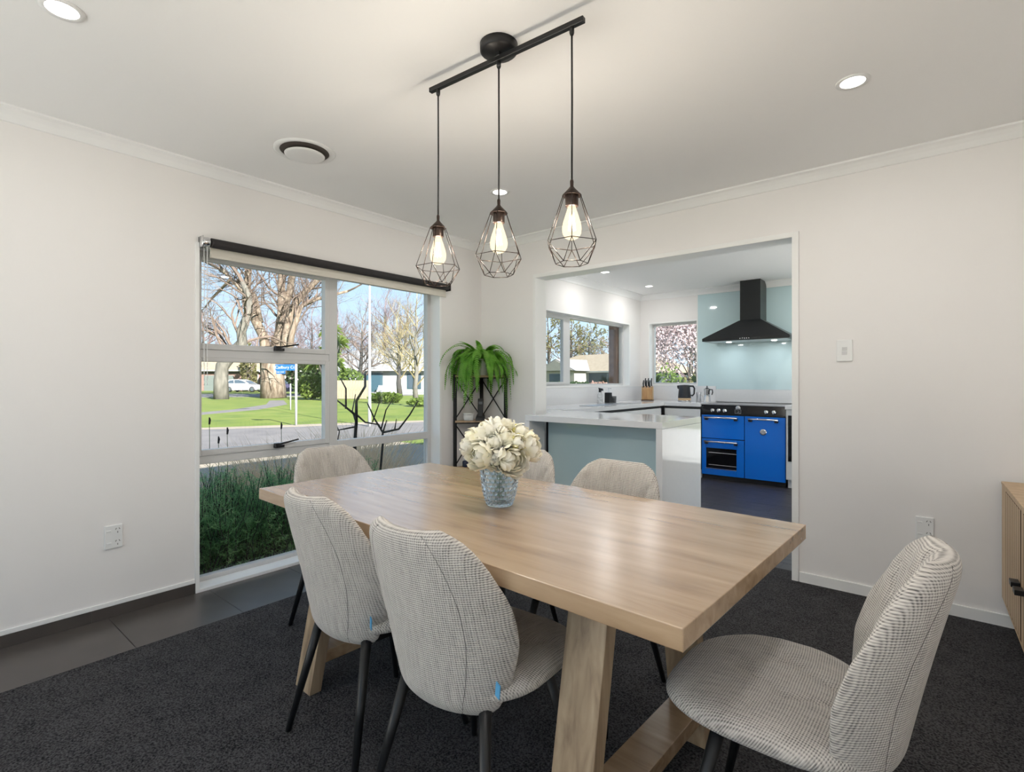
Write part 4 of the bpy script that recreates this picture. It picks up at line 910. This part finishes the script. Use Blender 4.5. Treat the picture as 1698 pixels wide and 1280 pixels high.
LB = [[(-39.1, 18.75, GZ), (-39.16, 18.71, 1.2), (-39.2, 18.68, 2.4), (-39.2, 18.68, 3.6)],
      [(-39.55, 18.4, 1.6), (-39.75, 18.23, 4.4), (-40.15, 17.89, 7.19), (-40.72, 17.43, 9.48), (-41.2, 17.0, 11.5)],
      [(-39.3, 18.6, 2.5), (-39.3, 18.6, 5.35), (-39.16, 18.71, 7.65), (-39.16, 18.71, 9.94), (-38.95, 18.89, 12)],
      [(-38.9, 18.95, 2.2), (-38.67, 19.12, 5.81), (-38.67, 19.12, 8.11), (-38.39, 19.36, 9.94), (-38.1, 19.6, 12)],
      [(-38.6, 19.2, 1.8), (-38.24, 19.48, 4.9), (-37.96, 19.71, 6.73), (-37.61, 20.0, 8.11), (-36.76, 20.7, 9.25), (-35.88, 21.44, 9.9)],
      [(-38.3, 19.4, 2.2), (-37.82, 19.83, 4.67), (-37.26, 20.29, 6.73), (-36.41, 21.0, 7.42), (-35.35, 21.88, 8.0)],
      [(-39.87, 18.13, 5.6), (-40.36, 17.72, 7.65), (-41.0, 17.19, 8.57), (-42.06, 16.31, 8.79), (-43.12, 15.44, 7.6)],
      [(-40.15, 17.89, 7.0), (-41.0, 17.19, 8.11), (-41.71, 16.61, 9.48), (-42.76, 15.73, 10.2)]]
LB = [LB[0]] + [dep(pl, 1.2, rng) for pl in LB[1:]]
limbs_tree('bare_tree', 'huge bare tree with many thick pale trunks behind the street sign', (-39.1, 18.75, GZ), LB,
           [(.95, .70), (.42, .18), (.40, .18), (.38, .18), (.36, .12), (.25, .09), (.22, .09), (.20, .09)], BARK, TWIG, rng, 11, 4, 1.9, .85, .12)
limbs_tree('bare_tree', 'bare tree with a winding grey trunk left of the huge tree', (-39.6, 15.24, GZ),
           [[(-39.6, 15.24, GZ), (-39.62, 15.22, 1.2), (-39.55, 15.28, 2.2), (-39.0, 15.75, 3.1), (-38.45, 16.2, 3.9), (-38.5, 16.15, 4.7), (-38.25, 16.35, 5.5), (-38.04, 16.53, 6.39), (-38.1, 16.47, 7.25), (-38.44, 16.2, 8.2)]], [(.52, .17)], BARKG, TWIG, rng, 12, 4, 2.0, .9, .35, kids=3)
def shaped_tree(name, label, base, h, trunk_r, barkm, twigm, rng, n=14, depth=3, ln=None, up=.5, group='bare trees beyond the lawn', spread=.7, kids=3, leaf=None, nleaf=0, lsize=.25, cat='tree', t0=.25):
    t = thing(name, label, cat, base, 0, group); tw = MB(); ln = ln or h * .26
    top = Vector((rng.uniform(-.3, .3), rng.uniform(-.3, .3), h * .8)); pts = wob((0, 0, 0), top, 5, h * .012, rng)
    obj('trunk', MB().tube(pts, [trunk_r * (1 - .75 * i / 5) for i in range(6)], 8), barkm, t, True, fixn=False)
    for i in range(n):
        q = t0 + (1 - t0) * i / n; i0 = min(4, int(q * 5)); p = pts[i0].lerp(pts[i0 + 1], q * 5 - i0); a = 2.4 * i + rng.uniform(-.4, .4)
        grow(tw, p, (math.cos(a), math.sin(a), up + rng.uniform(-.1, .4)), ln * (1.15 - .55 * q), trunk_r * .34 * (1.1 - .6 * q), depth, rng, spread, .25, kids)
    grow(tw, pts[-1], (0, 0, 1), ln * .7, trunk_r * .25, depth, rng, spread, .3, kids)
    obj('branches', tw, twigm, t, False, fixn=False)
    if leaf:
        lf = MB(); src = tw.v
        for _ in range(nleaf):
            c = Vector(src[rng.randrange(0, len(src))]) + Vector((rng.gauss(0, .12), rng.gauss(0, .12), rng.gauss(0, .12))); u = Vector((rng.uniform(-1, 1), rng.uniform(-1, 1), rng.uniform(-1, 1))).normalized() * lsize; v = u.orthogonal().normalized() * lsize * .6
            lf.add([c - u, c + v, c + u, c - v], [(0, 1, 2, 3)])
        obj('foliage', lf, leaf, t, fixn=False)
    return t
def P(pxs, depth_m, bearing_right):  # a point depth_m ahead and bearing_right to the side of the viewer
    return (-.6381 * depth_m + .7700 * bearing_right, .7700 * depth_m + .6381 * bearing_right, GZ)
# (ahead, side) in metres from the dining room
for i, (a, s, h, tr, tm, lab) in enumerate([
        (68, -23.1, 10.6, .30, TWIGP, 'hazy bare tree above the fence left of the lamp post'), (68, -17.0, 12.3, .32, TWIGP, 'tall purple grey bare tree just right of the lamp post'),
        (70, -14.2, 12.8, .30, TWIGP, 'tall purple grey bare tree near the right window edge'), (45, -13.1, 7.0, .25, TWIG, 'brown bare tree in front of the white house'),
        (43, -9.3, 6.8, .24, TWIGY, 'ochre tinged bare tree near the right window edge'), (76, -29.7, 12.2, .3, TWIGP, 'hazy bare tree right of the huge tree'),
        (82, -49.2, 11.6, .4, TWIGR, 'russet bare tree above the brick garage'), (82, -38.7, 10.2, .4, TWIGP, 'distant pinkish bare tree between the two big trunks'),
        (78, -33.7, 11.0, .35, TWIGR, 'reddish bare tree behind the huge tree')]):
    p = P(0, a, s); shaped_tree('bare_tree', lab, p, h, tr, BARKD, tm, rng, 18, 3, None, .45, spread=.8, kids=4)
shaped_tree('young_tree', 'slim pale trunked tree at the right edge of the window', P(0, 27, -5.0), 5.8, .15, BARKG, TWIGY, rng, 18, 2, 1.3, 1.0, group=None, spread=.5, t0=.2)
# evergreen shrubs
def shrub(name, label, base, rx, ry, rz, n, size, mat, rng, group=None, stems=3, cat='shrub'):
    t = thing(name, label, cat, base, 0, group); lf = MB()
    for _ in range(n):
        a = rng.uniform(0, 6.283); ph = math.acos(rng.uniform(-.9, 1)); rr = rng.uniform(.55, 1.0) ** .5 * (1 + .12 * math.sin(3 * a + 5 * ph))
        c = Vector((rx * rr * math.sin(ph) * math.cos(a), ry * rr * math.sin(ph) * math.sin(a), rz * (1 + rr * math.cos(ph))))
        u = Vector((rng.uniform(-1, 1), rng.uniform(-1, 1), rng.uniform(-.3, 1))).normalized() * size * rng.uniform(.6, 1.2); v = u.orthogonal().normalized() * size * .5
        lf.add([c - u * .5, c + v, c + u, c - v], [(0, 1, 2, 3)])
    obj('foliage', lf, mat, t, fixn=False)
    st = MB()
    for _ in range(stems): st.tube(wob((rng.uniform(-.1, .1) * rx, rng.uniform(-.1, .1) * ry, 0), (rng.uniform(-.5, .5) * rx, rng.uniform(-.5, .5) * ry, rz * 1.2), 3, .05 * rz, rng), [.06 * rz * .5, .05 * rz * .5, .04 * rz * .5, .02 * rz * .5], 5)
    obj('stems', st, BARKD, t, fixn=False); return t
shrub('evergreen_tree', 'dark green leafy tree behind the white car', P(0, 77, -36.7), 3.0, 3.0, 2.4, 1500, .34, LEAFD, rng)
shrub('evergreen_tree', 'dark evergreen tree right of the street sign', P(0, 46, -18.3), 1.5, 1.5, 1.75, 1300, .26, LEAFD, rng)
shrub('bush', 'light green bush at the lawn edge beside the second car', P(0, 36, -13.9), .95, .95, .85, 900, .18, LEAFL, rng)
shrub('bush', 'low green bush behind the timber fence', P(0, 42, -13.2), 1.3, 1.0, 1.15, 700, .2, LEAFL, rng)
shrub('low_shrub', 'low green clump at the foot of the lamp post', P(0, 31, -7.6), 1.2, .8, .30, 500, .16, LEAFL, rng)
shrub('low_shrub', 'low green clump at the foot of the slim tree', P(0, 26.5, -4.7), .7, .6, .22, 400, .12, LEAFL, rng)
shrub('bush', 'small yellow green conifer beside the winding trunk', P(0, 64, -32.5), .9, .9, 2.9, 600, .3, OLIVE, rng)
def cabbage(label, base, h, heads, rng):
    t = thing('cabbage_tree', label, 'tree', base); lf = MB(); st = MB()
    for (hx, hy, hz, r_) in heads:
        st.tube([(0, 0, 0), (hx * .4, hy * .4, hz * .6), (hx, hy, hz)], [.16, .13, .10], 6)
        for _ in range(90):
            a = rng.uniform(0, 6.283); el = rng.uniform(-.6, 1.4); d = Vector((math.cos(a) * math.cos(el), math.sin(a) * math.cos(el), math.sin(el))); sd = d.cross(Vector((0, 0, 1))); sd = sd.normalized() * .035 if sd.length > .01 else Vector((.035, 0, 0))
            c = Vector((hx, hy, hz)); p1 = c + d * r_ * .55; p2 = c + d * r_ * .95 + Vector((0, 0, -.35 * r_ * rng.uniform(.4, 1.4)))
            lf.add([c - sd, c + sd, p1 + sd, p2, p1 - sd], [(0, 1, 2, 3, 4)])
    obj('trunk', st, BARKD, t, True, fixn=False); obj('strap_leaves', lf, LEAFL, t, fixn=False)
cabbage('lime green strap leaved tree behind the window mullion', P(0, 34, -12.1), 5, [(-.3, -.5, 2.6, 1.0), (.2, .1, 4.7, .9), (.5, .5, 3.8, .9), (-.1, .2, 3.3, .9), (.5, .3, 2.4, .9)], rng)

# cars
def car(label, loc, rz, paint, tail):
    t = thing('car', label, 'car', loc, rz); lw = .86
    low = [(-2.05, .28), (-2.1, .55), (-2.0, .90), (-1.6, .98), (.75, .95), (1.6, .80), (2.0, .66), (2.08, .40), (2.0, .25), (1.75, .24), (1.68, .45), (1.45, .58), (1.2, .5), (1.05, .24), (-.95, .22), (-1.05, .45), (-1.3, .58), (-1.55, .48), (-1.7, .25)]
    m = MB().prism(low, lambda u, v, w: (u, w, v), -lw, lw); cab = [(-1.98, .90), (-1.6, 1.36), (-1.0, 1.46), (-.2, 1.46), (.35, 1.30), (1.05, .94)]
    a = [(u, -lw + .02 if v < 1 else -lw + .16, v) for u, v in cab]; b = [(u, lw - .02 if v < 1 else lw - .16, v) for u, v in cab]; n = len(cab)
    m.add(a + b, [tuple(range(n))[::-1], tuple(range(n, 2 * n))] + [(i, (i + 1) % n, n + (i + 1) % n, n + i) for i in range(n)])
    obj('car_body', m, paint, t)
    GL = pm('dark_car_glass', (.05, .07, .09), .08); m = MB()
    for s in (-1, 1):
        for poly in ([(-1.55, 1.0), (-1.35, 1.30), (-.85, 1.38), (-.75, 1.0)], [(-.68, 1.0), (-.75, 1.38), (-.2, 1.38), (.25, 1.26), (.80, 1.0)]):
            vs = [(u, s * (lw - .02 - (v - .95) * .3 + .006), v) for u, v in poly]; m.add(vs + [(x, y - s * .02, z) for x, y, z in vs], [(0, 1, 2, 3, 4)[:len(vs)]] if len(vs) == 5 else [(0, 1, 2, 3)])
    m.add([(-1.99, -.62, .98), (-1.66, -.56, 1.33), (-1.66, .56, 1.33), (-1.99, .62, .98)], [(0, 1, 2, 3)]); m.add([(.46, -.58, 1.28), (1.0, -.7, .98), (1.0, .7, .98), (.46, .58, 1.28)], [(0, 1, 2, 3)])
    obj('window_glass', m, GL, t, fixn=False)
    m = MB(); [m.box(-2.11, -1.9, s * .72 - .13, s * .72 + .13, .70, .92) for s in (-1, 1)]; obj('tail_lamp', m, tail, t, fixn=False)
    for x in (-1.3, 1.4):
        for s in (-1, 1):
            w_ = obj('wheel', MB().lathe([(.0001, -.1), (.30, -.1), (.32, -.06), (.32, .06), (.30, .1), (.0001, .1)], 16, (x, s * (lw - .08), .32), 'y'), BLACKM, t, True); obj('hub_cap', MB().lathe([(.0001, -.108), (.2, -.108), (.2, .108), (.0001, .108)], 10, (x, s * (lw - .08), .32), 'y'), STEEL, w_)
RED = pm('red_lens', (.5, .02, .02), .3)
cx_ = P(0, 60, -31.0); car('white hatchback parked behind the two big trunks', (cx_[0], cx_[1], GZ + .02), R(36), pm('white_car_paint', ex(.78, .79, .82), .2, coat=.4), RED)
cx_ = P(0, 51, -21.6); car('dark blue and maroon car parked right of the huge tree', (cx_[0], cx_[1], GZ + .02), R(52), pm('dark_car_paint', (.055, .05, .10), .15, coat=.6), RED)

# houses across the street
ROOFT = ramp_noise('tan_roof', [(.42, .33, .22), (.56, .46, .32)], (1, 1, 1), 3, 4, .9, k=EXK)
ROOFG = ramp_noise('grey_roof', [(.34, .33, .33), (.46, .45, .44)], (1, 1, 1), 3, 4, .9, k=EXK)
CRW = pm('cream_weatherboard', ex(.66, .60, .52), .8, var=.05, vscale=2); WHW = pm('white_weatherboard', ex(.74, .75, .76), .8); TEAL = pm('teal_paint', ex(.06, .14, .19), .5); PINKB = ramp_noise('pink_brick', [(.38, .22, .18), (.50, .31, .26)], (1, 1, 1), 6, 4, .9, k=EXK)
WGUT = pm('white_gutter', ex(.75, .74, .70), .5); DGL = pm('dark_car_glass', (.05, .07, .09), .08)
def house(label, a, s, rz, L_, D_, eave, ridge, wallm, roofm, features, hip=0.0, over=.5):
    p = P(0, a, s); t = thing('house', label, 'house', (p[0], p[1], GZ), rz)
    bx('wall', (-L_ / 2, L_ / 2, 0, D_, 0, eave), wallm, t)
    e_, o = eave - .05, over
    lo = [(-L_ / 2 - o, -o, e_), (L_ / 2 + o, -o, e_), (L_ / 2 + o, D_ + o, e_), (-L_ / 2 - o, D_ + o, e_)]
    m = MB(); m.add(lo + [(-L_ / 2 - o + hip, D_ / 2, ridge), (L_ / 2 + o - hip, D_ / 2, ridge)] + [(x, y, z - .2) for x, y, z in lo], [(0, 1, 5, 4), (2, 3, 4, 5), (3, 0, 4), (1, 2, 5), (6, 7, 1, 0), (7, 8, 2, 1), (8, 9, 3, 2), (9, 6, 0, 3), (9, 8, 7, 6)])
    rf = obj('roof', m, roofm, t); bx('gutter', (-L_ / 2 - o, L_ / 2 + o, -o - .1, -o, e_ - .16, e_), pm('white_gutter', ex(.75, .74, .70), .5), rf)
    for (nm, x0, x1, z0, z1, mt) in features:
        f = bx(nm, (x0, x1, -.06, .0, z0, z1), mt, t)
        if nm == 'window': bx('pane', (x0 + .08, x1 - .08, -.075, -.06, z0 + .08, z1 - .08), MATS['dark_car_glass'], f)
        if nm == 'garage_door':
            for i in range(1, 5): bx('door_rib', (x0, x1, -.075, -.06, z0 + (z1 - z0) * i / 5 - .02, z0 + (z1 - z0) * i / 5 + .02), mt, f)
    return t
GREEND = pm('grey_green_door', ex(.25, .29, .27), .6)
house('pink brick garage with a tan roof at the left window edge', 67, -38.6, R(39.65), 12, 7, 2.75, 5.6, PINKB, ROOFT, [('garage_door', -1.2, 2.6, .0, 2.0, GREEND), ('soffit_shadow_board', -5.9, 5.9, 2.25, 2.6, pm('soffit_shade', (.07, .065, .06), .8)), ('downpipe', 5.7, 5.82, 0, 2.6, MATS['white_gutter'])])  # dark board paints in the shade under the eave
house('cream garage behind the street sign', 64, -27.0, R(39.65), 7, 6, 2.6, 4.4, CRW, ROOFT, [('garage_door', -1.9, 1.6, 0, 1.95, pm('cream_door', ex(.70, .66, .60), .6)), ('post', -2.25, -1.95, 0, 2.05, pm('brown_post', (.10, .06, .04), .8)), ('post', -.25, -.12, 0, 2.05, MATS['brown_post'])])
house('white house with a teal door and steps beyond the lawn', 52, -11.5, R(36), 15, 8, 2.5, 4.6, WHW, ROOFG, [('door', -3.2, -1.5, .1, 2.1, TEAL), ('window', 1.0, 2.4, .5, 2.0, TEAL), ('window', 3.2, 4.6, .5, 2.0, TEAL), ('window', -6.4, -4.8, .8, 2.0, WHW)], hip=2.0)
t = thing('front_steps', 'white front steps of the house beyond the lawn', 'steps', (*P(0, 51.2, -12.6)[:2], GZ), R(36))
for i in range(4): bx('step', (-.6, .6, -.9 + .28 * i, -.62 + .28 * i, 0, .2 + .22 * i), WHW, t)
t = thing('low_wall', 'long low white wall in front of the teal door', 'wall', (*P(0, 49.5, -10.5)[:2], GZ), R(38)); bx('wall_base', (-3.5, 5, -.1, .1, 0, .16), WHW, t); bx('coping', (-3.6, 5.1, -.15, .15, .16, .24), WHW, t)
t = thing('timber_fence', 'weathered timber fence left of the lamp post', 'fence', (*P(0, 37, -11.3)[:2], GZ), R(42)); FW = ramp_noise('fence_wood', [(.42, .33, .22), (.62, .52, .38)], (4, 4, 1), 2, 4, .9, k=EXK)
fb = MB().box(-.095, .095, -.012, .012, .03, 1.35).mesh('board', FW)
for i in range(12): link_mesh('board', fb, t, (-1.2 + i * .2, .012 * (i % 2), .0))
for z in (.3, 1.05): bx('rail', (-1.3, 1.1, .03, .08, z - .04, z + .04), FW, t)
# street sign, posts, lamp post
WHP = pm('white_post_paint', ex(.82, .83, .84), .4)
t = thing('street_sign', 'blue street name sign on a white post', 'street sign', (-14.67, 7.71, GZ), R(35))
obj('post', MB().tube([(0, 0, 0), (0, 0, 1.82)], .034, 10), WHP, t, True)
SB = pm('sign_blue', ex(.02, .19, .60), .5); bx('sign_blade', (-.63, -.04, -.02, .0, 1.63, 1.81), SB, t); bx('sign_blade', (-.60, -.33, -.02, .0, 1.53, 1.63), SB, t)
def text(body, size, loc, parent, mat):
    c = bpy.data.curves.new('lettering', 'FONT'); c.body = body; c.size = size; c.extrude = .002; c.align_x = 'CENTER'; c.align_y = 'CENTER'; c.materials.append(mat)
    o = bpy.data.objects.new('lettering', c); COL.objects.link(o); o.parent = parent; o.location = loc; o.rotation_euler = (R(90), 0, 0)
    me = bpy.data.meshes.new_from_object(o.evaluated_get(bpy.context.evaluated_depsgraph_get())); bpy.data.objects.remove(o); return link_mesh('lettering', me, parent, loc, (R(90), 0, 0))
text('Cadbury Ct', .125, (-.335, -.024, 1.72), t, WHP); text('NO EXIT', .06, (-.465, -.024, 1.58), t, WHP)
t = thing('marker_post', 'short thin white post on the lawn behind the sign', 'post', (*P(0, 23.5, -10.05)[:2], GZ)); obj('post_shaft', MB().tube([(0, 0, 0), (0, 0, 1.15)], .03, 8), WHP, t, True); obj('post_cap', MB().lathe([(.034, 1.15), (.034, 1.18), (.0001, 1.2)], 8), WHP, t)
t = thing('lamp_post', 'tall white street lamp post', 'lamp post', (-12.75, 8.92, GZ), R(39)); obj('pole', MB().tube([(0, 0, 0), (0, 0, .5), (0, 0, 3.9), (0, 0, 6.5)], [.05, .045, .030, .012], 12), WHP, t, True)
obj('lamp_arm', MB().tube([(0, 0, 6.5), (-.2, 0, 6.8), (-.9, 0, 6.9)], .03, 8), WHP, t, True); bx('lamp_head', (-1.3, -.8, -.1, .1, 6.85, 6.95), STEEL, t)

# garden right outside the dining window
def rosemary(label, base, rx, ry, h, nst, rng):
    t = thing('rosemary_bush', label, 'bush', base, 0, 'rosemary bushes under the tall window'); lf = MB(); st = MB()
    def needles(p0, p1, n):
        ax = (p1 - p0)
        for j in range(n):
            c = p0 + ax * ((j + .5) / n); b_ = 2.4 * j + rng.uniform(-.3, .3); side = Vector((math.cos(b_), math.sin(b_), 0)); d = (ax.normalized() * .75 + side).normalized(); l_ = rng.uniform(.020, .036); sd = d.cross(ax).normalized() * .0026
            lf.add([c - sd, c + sd, c + d * l_], [(0, 1, 2)])
    for _ in range(nst):
        a = rng.uniform(0, 6.283); q = rng.uniform(0, 1) ** .5; bx_, by_ = rx * q * math.cos(a), ry * q * math.sin(a)
        hh = h * rng.uniform(.5, 1.0) * (1 - .2 * q); tip = Vector((bx_ * 1.05 + rng.uniform(-.10, .10), by_ * 1.05 + rng.uniform(-.14, .14), hh)); pts = wob((bx_ * .95, by_ * .95, 0), tip, 4, .03, rng)
        st.tube(pts, [.005, .004, .0035, .003, .0015], 3, False)
        for i in range(0, 4): needles(pts[i], pts[i + 1], 14)
        for k_ in range(10):
            q2 = rng.uniform(.05, .92); i0 = min(3, int(q2 * 4)); c = pts[i0].lerp(pts[i0 + 1], q2 * 4 - i0); b_ = rng.uniform(0, 6.28); e_ = c + Vector((math.cos(b_), math.sin(b_), rng.uniform(.4, 1.3))).normalized() * rng.uniform(.07, .15)
            needles(c, e_, 13)
    obj('needles', lf, ROSEM, t, fixn=False); obj('stems', st, BARKD, t, fixn=False)
rg = random.Random(5)
rosemary('rosemary bush filling the lower left window pane', (-3.86, 1.32, GZ + .02), .36, .46, .80, 250, rg)
rosemary('rosemary bush behind the far end chair', (-3.88, 2.02, GZ + .02), .36, .46, .76, 240, rg)
rosemary('rosemary bush hidden below the sill toward the left', (-4.35, 1.05, GZ + .02), .35, .40, .70, 150, rg)
rosemary('small rosemary sprig beside the far end chair back', (-3.9, 2.66, GZ + .02), .16, .16, .74, 50, rg)
def dry_clump(label, base, r_, h, n, rng):
    t = thing('dry_grass_clump', label, 'grass', base, 0, 'clumps of dry grass in the garden'); m = MB()
    for _ in range(n):
        a = rng.uniform(0, 6.283); q = rng.uniform(0, r_); c = Vector((q * math.cos(a), q * math.sin(a), 0)); d = Vector((math.cos(a) * rng.uniform(0, .8), math.sin(a) * rng.uniform(0, .8), 1)).normalized(); l_ = h * rng.uniform(.5, 1); sd = Vector((-math.sin(a + 1), math.cos(a + 1), 0)) * .004
        m.add([c - sd, c + sd, c + d * l_ * .6 + sd * .7, c + d * l_ + Vector((math.cos(a), math.sin(a), -.3)) * .12 * l_, c + d * l_ * .6 - sd * .7], [(0, 1, 2, 3, 4)])
    obj('blades', m, DRYG, t, fixn=False); obj('crown', MB().ball((0, 0, .03), r_ * .6, 8, 6, (1, 1, .35)), DRYG, t, True)
for i, (x, y, r_, h, lab) in enumerate([(-4.4, 3.1, .35, .80, 'dry grass clump at the right window edge'), (-4.7, 2.55, .35, .78, 'dry grass clump behind the bare shrub'), (-5.3, 3.3, .45, .95, 'dry grass clump farther out by the right edge'), (-5.4, 2.6, .4, .85, 'dry grass clump left of the bare shrub'), (-4.05, 3.05, .22, .62, 'dry grass clump closest to the glass'), (-4.9, 1.9, .4, .72, 'dry grass clump seen between the rosemary tops'), (-6.0, 4.1, .5, .95, 'dry grass clump nearest the street')]):
    dry_clump(lab, (x, y, GZ + .02), r_, h, 420, rg)
t = thing('bare_shrub', 'bare dark branching shrub in front of the right window', 'shrub', (-4.0, 2.66, GZ + .02)); B = Vector((-4.0, 2.66, GZ + .02)); rs = random.Random(9)
BR_ = [([(-4.0, 2.66, GZ + .02), (-4.01, 2.65, .62), (-4.0, 2.66, .81), (-4.0, 2.66, 1.0), (-3.94, 2.71, 1.13), (-3.94, 2.71, 1.24)], .017), ([(-4.0, 2.66, .87), (-4.09, 2.59, .96), (-4.14, 2.55, 1.01)], .011), ([(-4.07, 2.6, .93), (-4.07, 2.6, 1.11), (-4.11, 2.57, 1.2)], .009),
       ([(-4.0, 2.66, .88), (-3.94, 2.71, .81), (-3.85, 2.79, .79), (-3.82, 2.81, .72)], .009), ([(-3.85, 2.75, GZ + .02), (-3.82, 2.81, .62), (-3.82, 2.81, .72), (-3.88, 2.76, .85), (-3.92, 2.72, .98)], .011), ([(-3.82, 2.81, .72), (-3.71, 2.9, .75), (-3.63, 2.96, .88), (-3.58, 3.01, 1.0)], .010),
       ([(-3.83, 2.8, .75), (-3.8, 2.83, .92), (-3.74, 2.87, 1.03)], .007), ([(-3.82, 2.81, .72), (-3.79, 2.83, .83)], .008), ([(-3.89, 2.75, .81), (-3.85, 2.79, .97), (-3.84, 2.79, 1.05)], .006), ([(-4.01, 2.65, .77), (-4.09, 2.59, .75), (-4.13, 2.55, .74)], .008), ([(-4.05, 2.62, .3), (-4.13, 2.55, .62), (-4.11, 2.56, .73), (-4.14, 2.55, .78)], .007), ([(-3.74, 2.88, .75), (-3.73, 2.89, .84)], .006), ([(-4.0, 2.66, .8), (-4.2, 2.75, .9), (-4.3, 2.85, 1.05)], .008)]
for i, (pl, r_) in enumerate(BR_):
    n = len(pl); pts = [Vector(p) - B for p in pl]
    obj('stem' if i == 0 else 'branch', MB().tube(pts, [r_ * (1 - .45 * j / (n - 1)) for j in range(n)], 7), BARKD, t, True)
for i, (x, y, z, lab) in enumerate([(-4.0, 1.38, .80, 'dark lavender spike at the far left of the window'), (-4.0, 1.46, .90, 'tallest dark lavender spike at the left'), (-4.0, 1.58, .82, 'dark lavender spike third from the left'), (-4.0, 1.52, .76, 'short dark lavender spike between two taller ones'), (-4.0, 1.98, .83, 'dark lavender spike near the window catch')]):
    t = thing('lavender_stem', lab, 'flower', (x, y, GZ + .02), 0, 'lavender spikes outside the window'); zt = z - GZ
    obj('stem', MB().tube([(0, 0, 0), (.01, .0, zt * .6), (0, 0, zt - .05)], .002, 4), STEMG, t); obj('flower_head', MB().tube([(0, 0, zt - .05), (0, .003, zt - .02), (0, 0, zt)], [.006, .008, .004], 6), pm('dark_lavender', (.035, .03, .045), .9), t, True)

# outside the kitchen: neighbour's house, trees, blossom, pots
nb = house('neighbour house with a pale tiled hip roof beyond the sink window', 60, 8.6, R(-8), 17, 9, 2.45, 4.6, pm('dark_green_wall', ex(.045, .065, .065), .8), ROOFT, [('window', -6, -4, 1.0, 2.1, GREEND), ('window', -2, 0, .9, 2.1, TEAL), ('window', 3, 4.6, .9, 2.1, GREEND)], hip=4.0)
nx = -2.2; t = nb
bx('front_wing_wall', (nx - 2.6, nx + 2.6, -2.6, -.01, 0, 2.4), CRW, t); m = MB(); m.prism([(nx - 3.1, 2.42), (nx + 3.1, 2.42), (nx, 3.85)], lambda u, v, w: (u, w, v), -2.9, 3.2); rf = obj('front_wing_roof', m, ROOFG, t)
m = MB(); m.prism([(nx - 2.7, 2.48), (nx + 2.7, 2.48), (nx, 3.72)], lambda u, v, w: (u, w, v), -2.96, -2.90); obj('gable_board', m, CRW, rf); bx('window', (nx - 1.2, nx + 1.2, -2.65, -2.6, .9, 2.1), MATS['dark_car_glass'], t)
t = thing('garden_wall', 'low white garden wall seen through the sink window', 'wall', (*P(0, 40, 8.0)[:2], GZ), R(20)); bx('wall_base', (-2, 2.5, -.1, .1, 0, .85), WHW, t); bx('coping', (-2.05, 2.55, -.14, .14, .85, .95), WHW, t)
shrub('hedge', 'dark hedge below the neighbour house', P(0, 46, 5.0), 3.6, 1.4, .62, 900, .22, LEAFD, rng); shrub('bush', 'reddish bush in front of the neighbour house', P(0, 38, 6.4), 1.1, 1.1, .62, 500, .14, TWIGR, rng)
for i, (a, s, h, lab) in enumerate([(78, 5.5, 11.0, 'olive tinged tree at the left of the sink window'), (80, 9.0, 10.5, 'olive tinged tree above the neighbour roof ridge'), (82, 12.0, 9.6, 'olive tinged tree right of the neighbour roof ridge')]):
    shaped_tree('olive_tree', lab, P(0, a, s), h, .4, BARKD, TWIG, rng, 14, 3, None, .5, group='olive trees behind the neighbour house', leaf=OLIVE, nleaf=1100, lsize=.17)
shaped_tree('bare_tree', 'pinkish bare tree at the right of the sink window', P(0, 70, 14.3), 8.0, .3, BARKD, TWIGR, rng, 14, 3, None, .5)
shaped_tree('blossom_tree', 'pale pink blossom tree outside the small kitchen window', (-4.4, 12.2, GZ), 4.4, .07, BARKG, TWIGP, rng, 24, 3, 1.1, .6, group=None, spread=.9, kids=4, leaf=BLOSS, nleaf=24000, lsize=.030, t0=.2)
shaped_tree('blossom_tree', 'second blossom tree farther behind the small kitchen window', (-6.2, 16.5, GZ), 5.6, .10, BARKG, TWIGP, rng, 24, 3, 1.5, .6, group=None, spread=.9, kids=4, leaf=BLOSS, nleaf=16000, lsize=.05, t0=.15)
shaped_tree('evergreen_tree', 'green leafy tree top seen high in the small kitchen window', (-5.2, 17.5, GZ), 6.2, .15, BARKD, TWIG, rng, 12, 2, 1.2, .6, group=None, leaf=LEAFL, nleaf=1500, lsize=.10)
shrub('bush', 'leafy green bush low in the small kitchen window', (-3.65, 8.7, GZ), .40, .40, .78, 900, .05, LEAFL, rng); shrub('bush', 'yellowish bush behind the kettle outside the window', (-3.2, 8.75, GZ), .40, .40, .70, 900, .045, OLIVE, rng); shrub('bush', 'dark green bush at the right of the small kitchen window', (-2.9, 8.5, GZ), .30, .30, .70, 600, .045, LEAFD, rng)
t = thing('potting_shelf', 'outdoor shelf under the small kitchen window', 'shelf', (-2.95, 7.45, GZ)); bx('board', (-.65, .65, -.16, .16, 1.10, 1.13), FW, t)
for x in (-.6, .6): bx('support', (x - .03, x + .03, -.12, .12, 0, 1.10), FW, t)
for x, lab in ((-3.38, 'dark teal plant pot at the left of the small kitchen window'), (-2.66, 'dark teal plant pot at the right of the small kitchen window')):
    t = thing('plant_pot', lab, 'plant pot', (x, 7.45, GZ + 1.131), 0, 'teal plant pots outside the kitchen'); obj('pot_wall', MB().lathe([(.0001, 0), (.075, 0), (.095, .16), (.10, .18), (.088, .18), (.08, .15), (.0001, .15)], 20), pm('teal_glaze', (.05, .12, .15), .25), t, True)
    lf = MB()
    for _ in range(70):
        a = rng.uniform(0, 6.28); d = Vector((math.cos(a), math.sin(a), rng.uniform(.4, 1.6))).normalized(); c = Vector((0, 0, .15)); e_ = c + d * rng.uniform(.08, .2); sd = d.orthogonal().normalized() * .018; lf.add([c, c.lerp(e_, .6) + sd, e_, c.lerp(e_, .6) - sd], [(0, 1, 2, 3)])
    obj('leaves', lf, LEAFL, t, fixn=False)
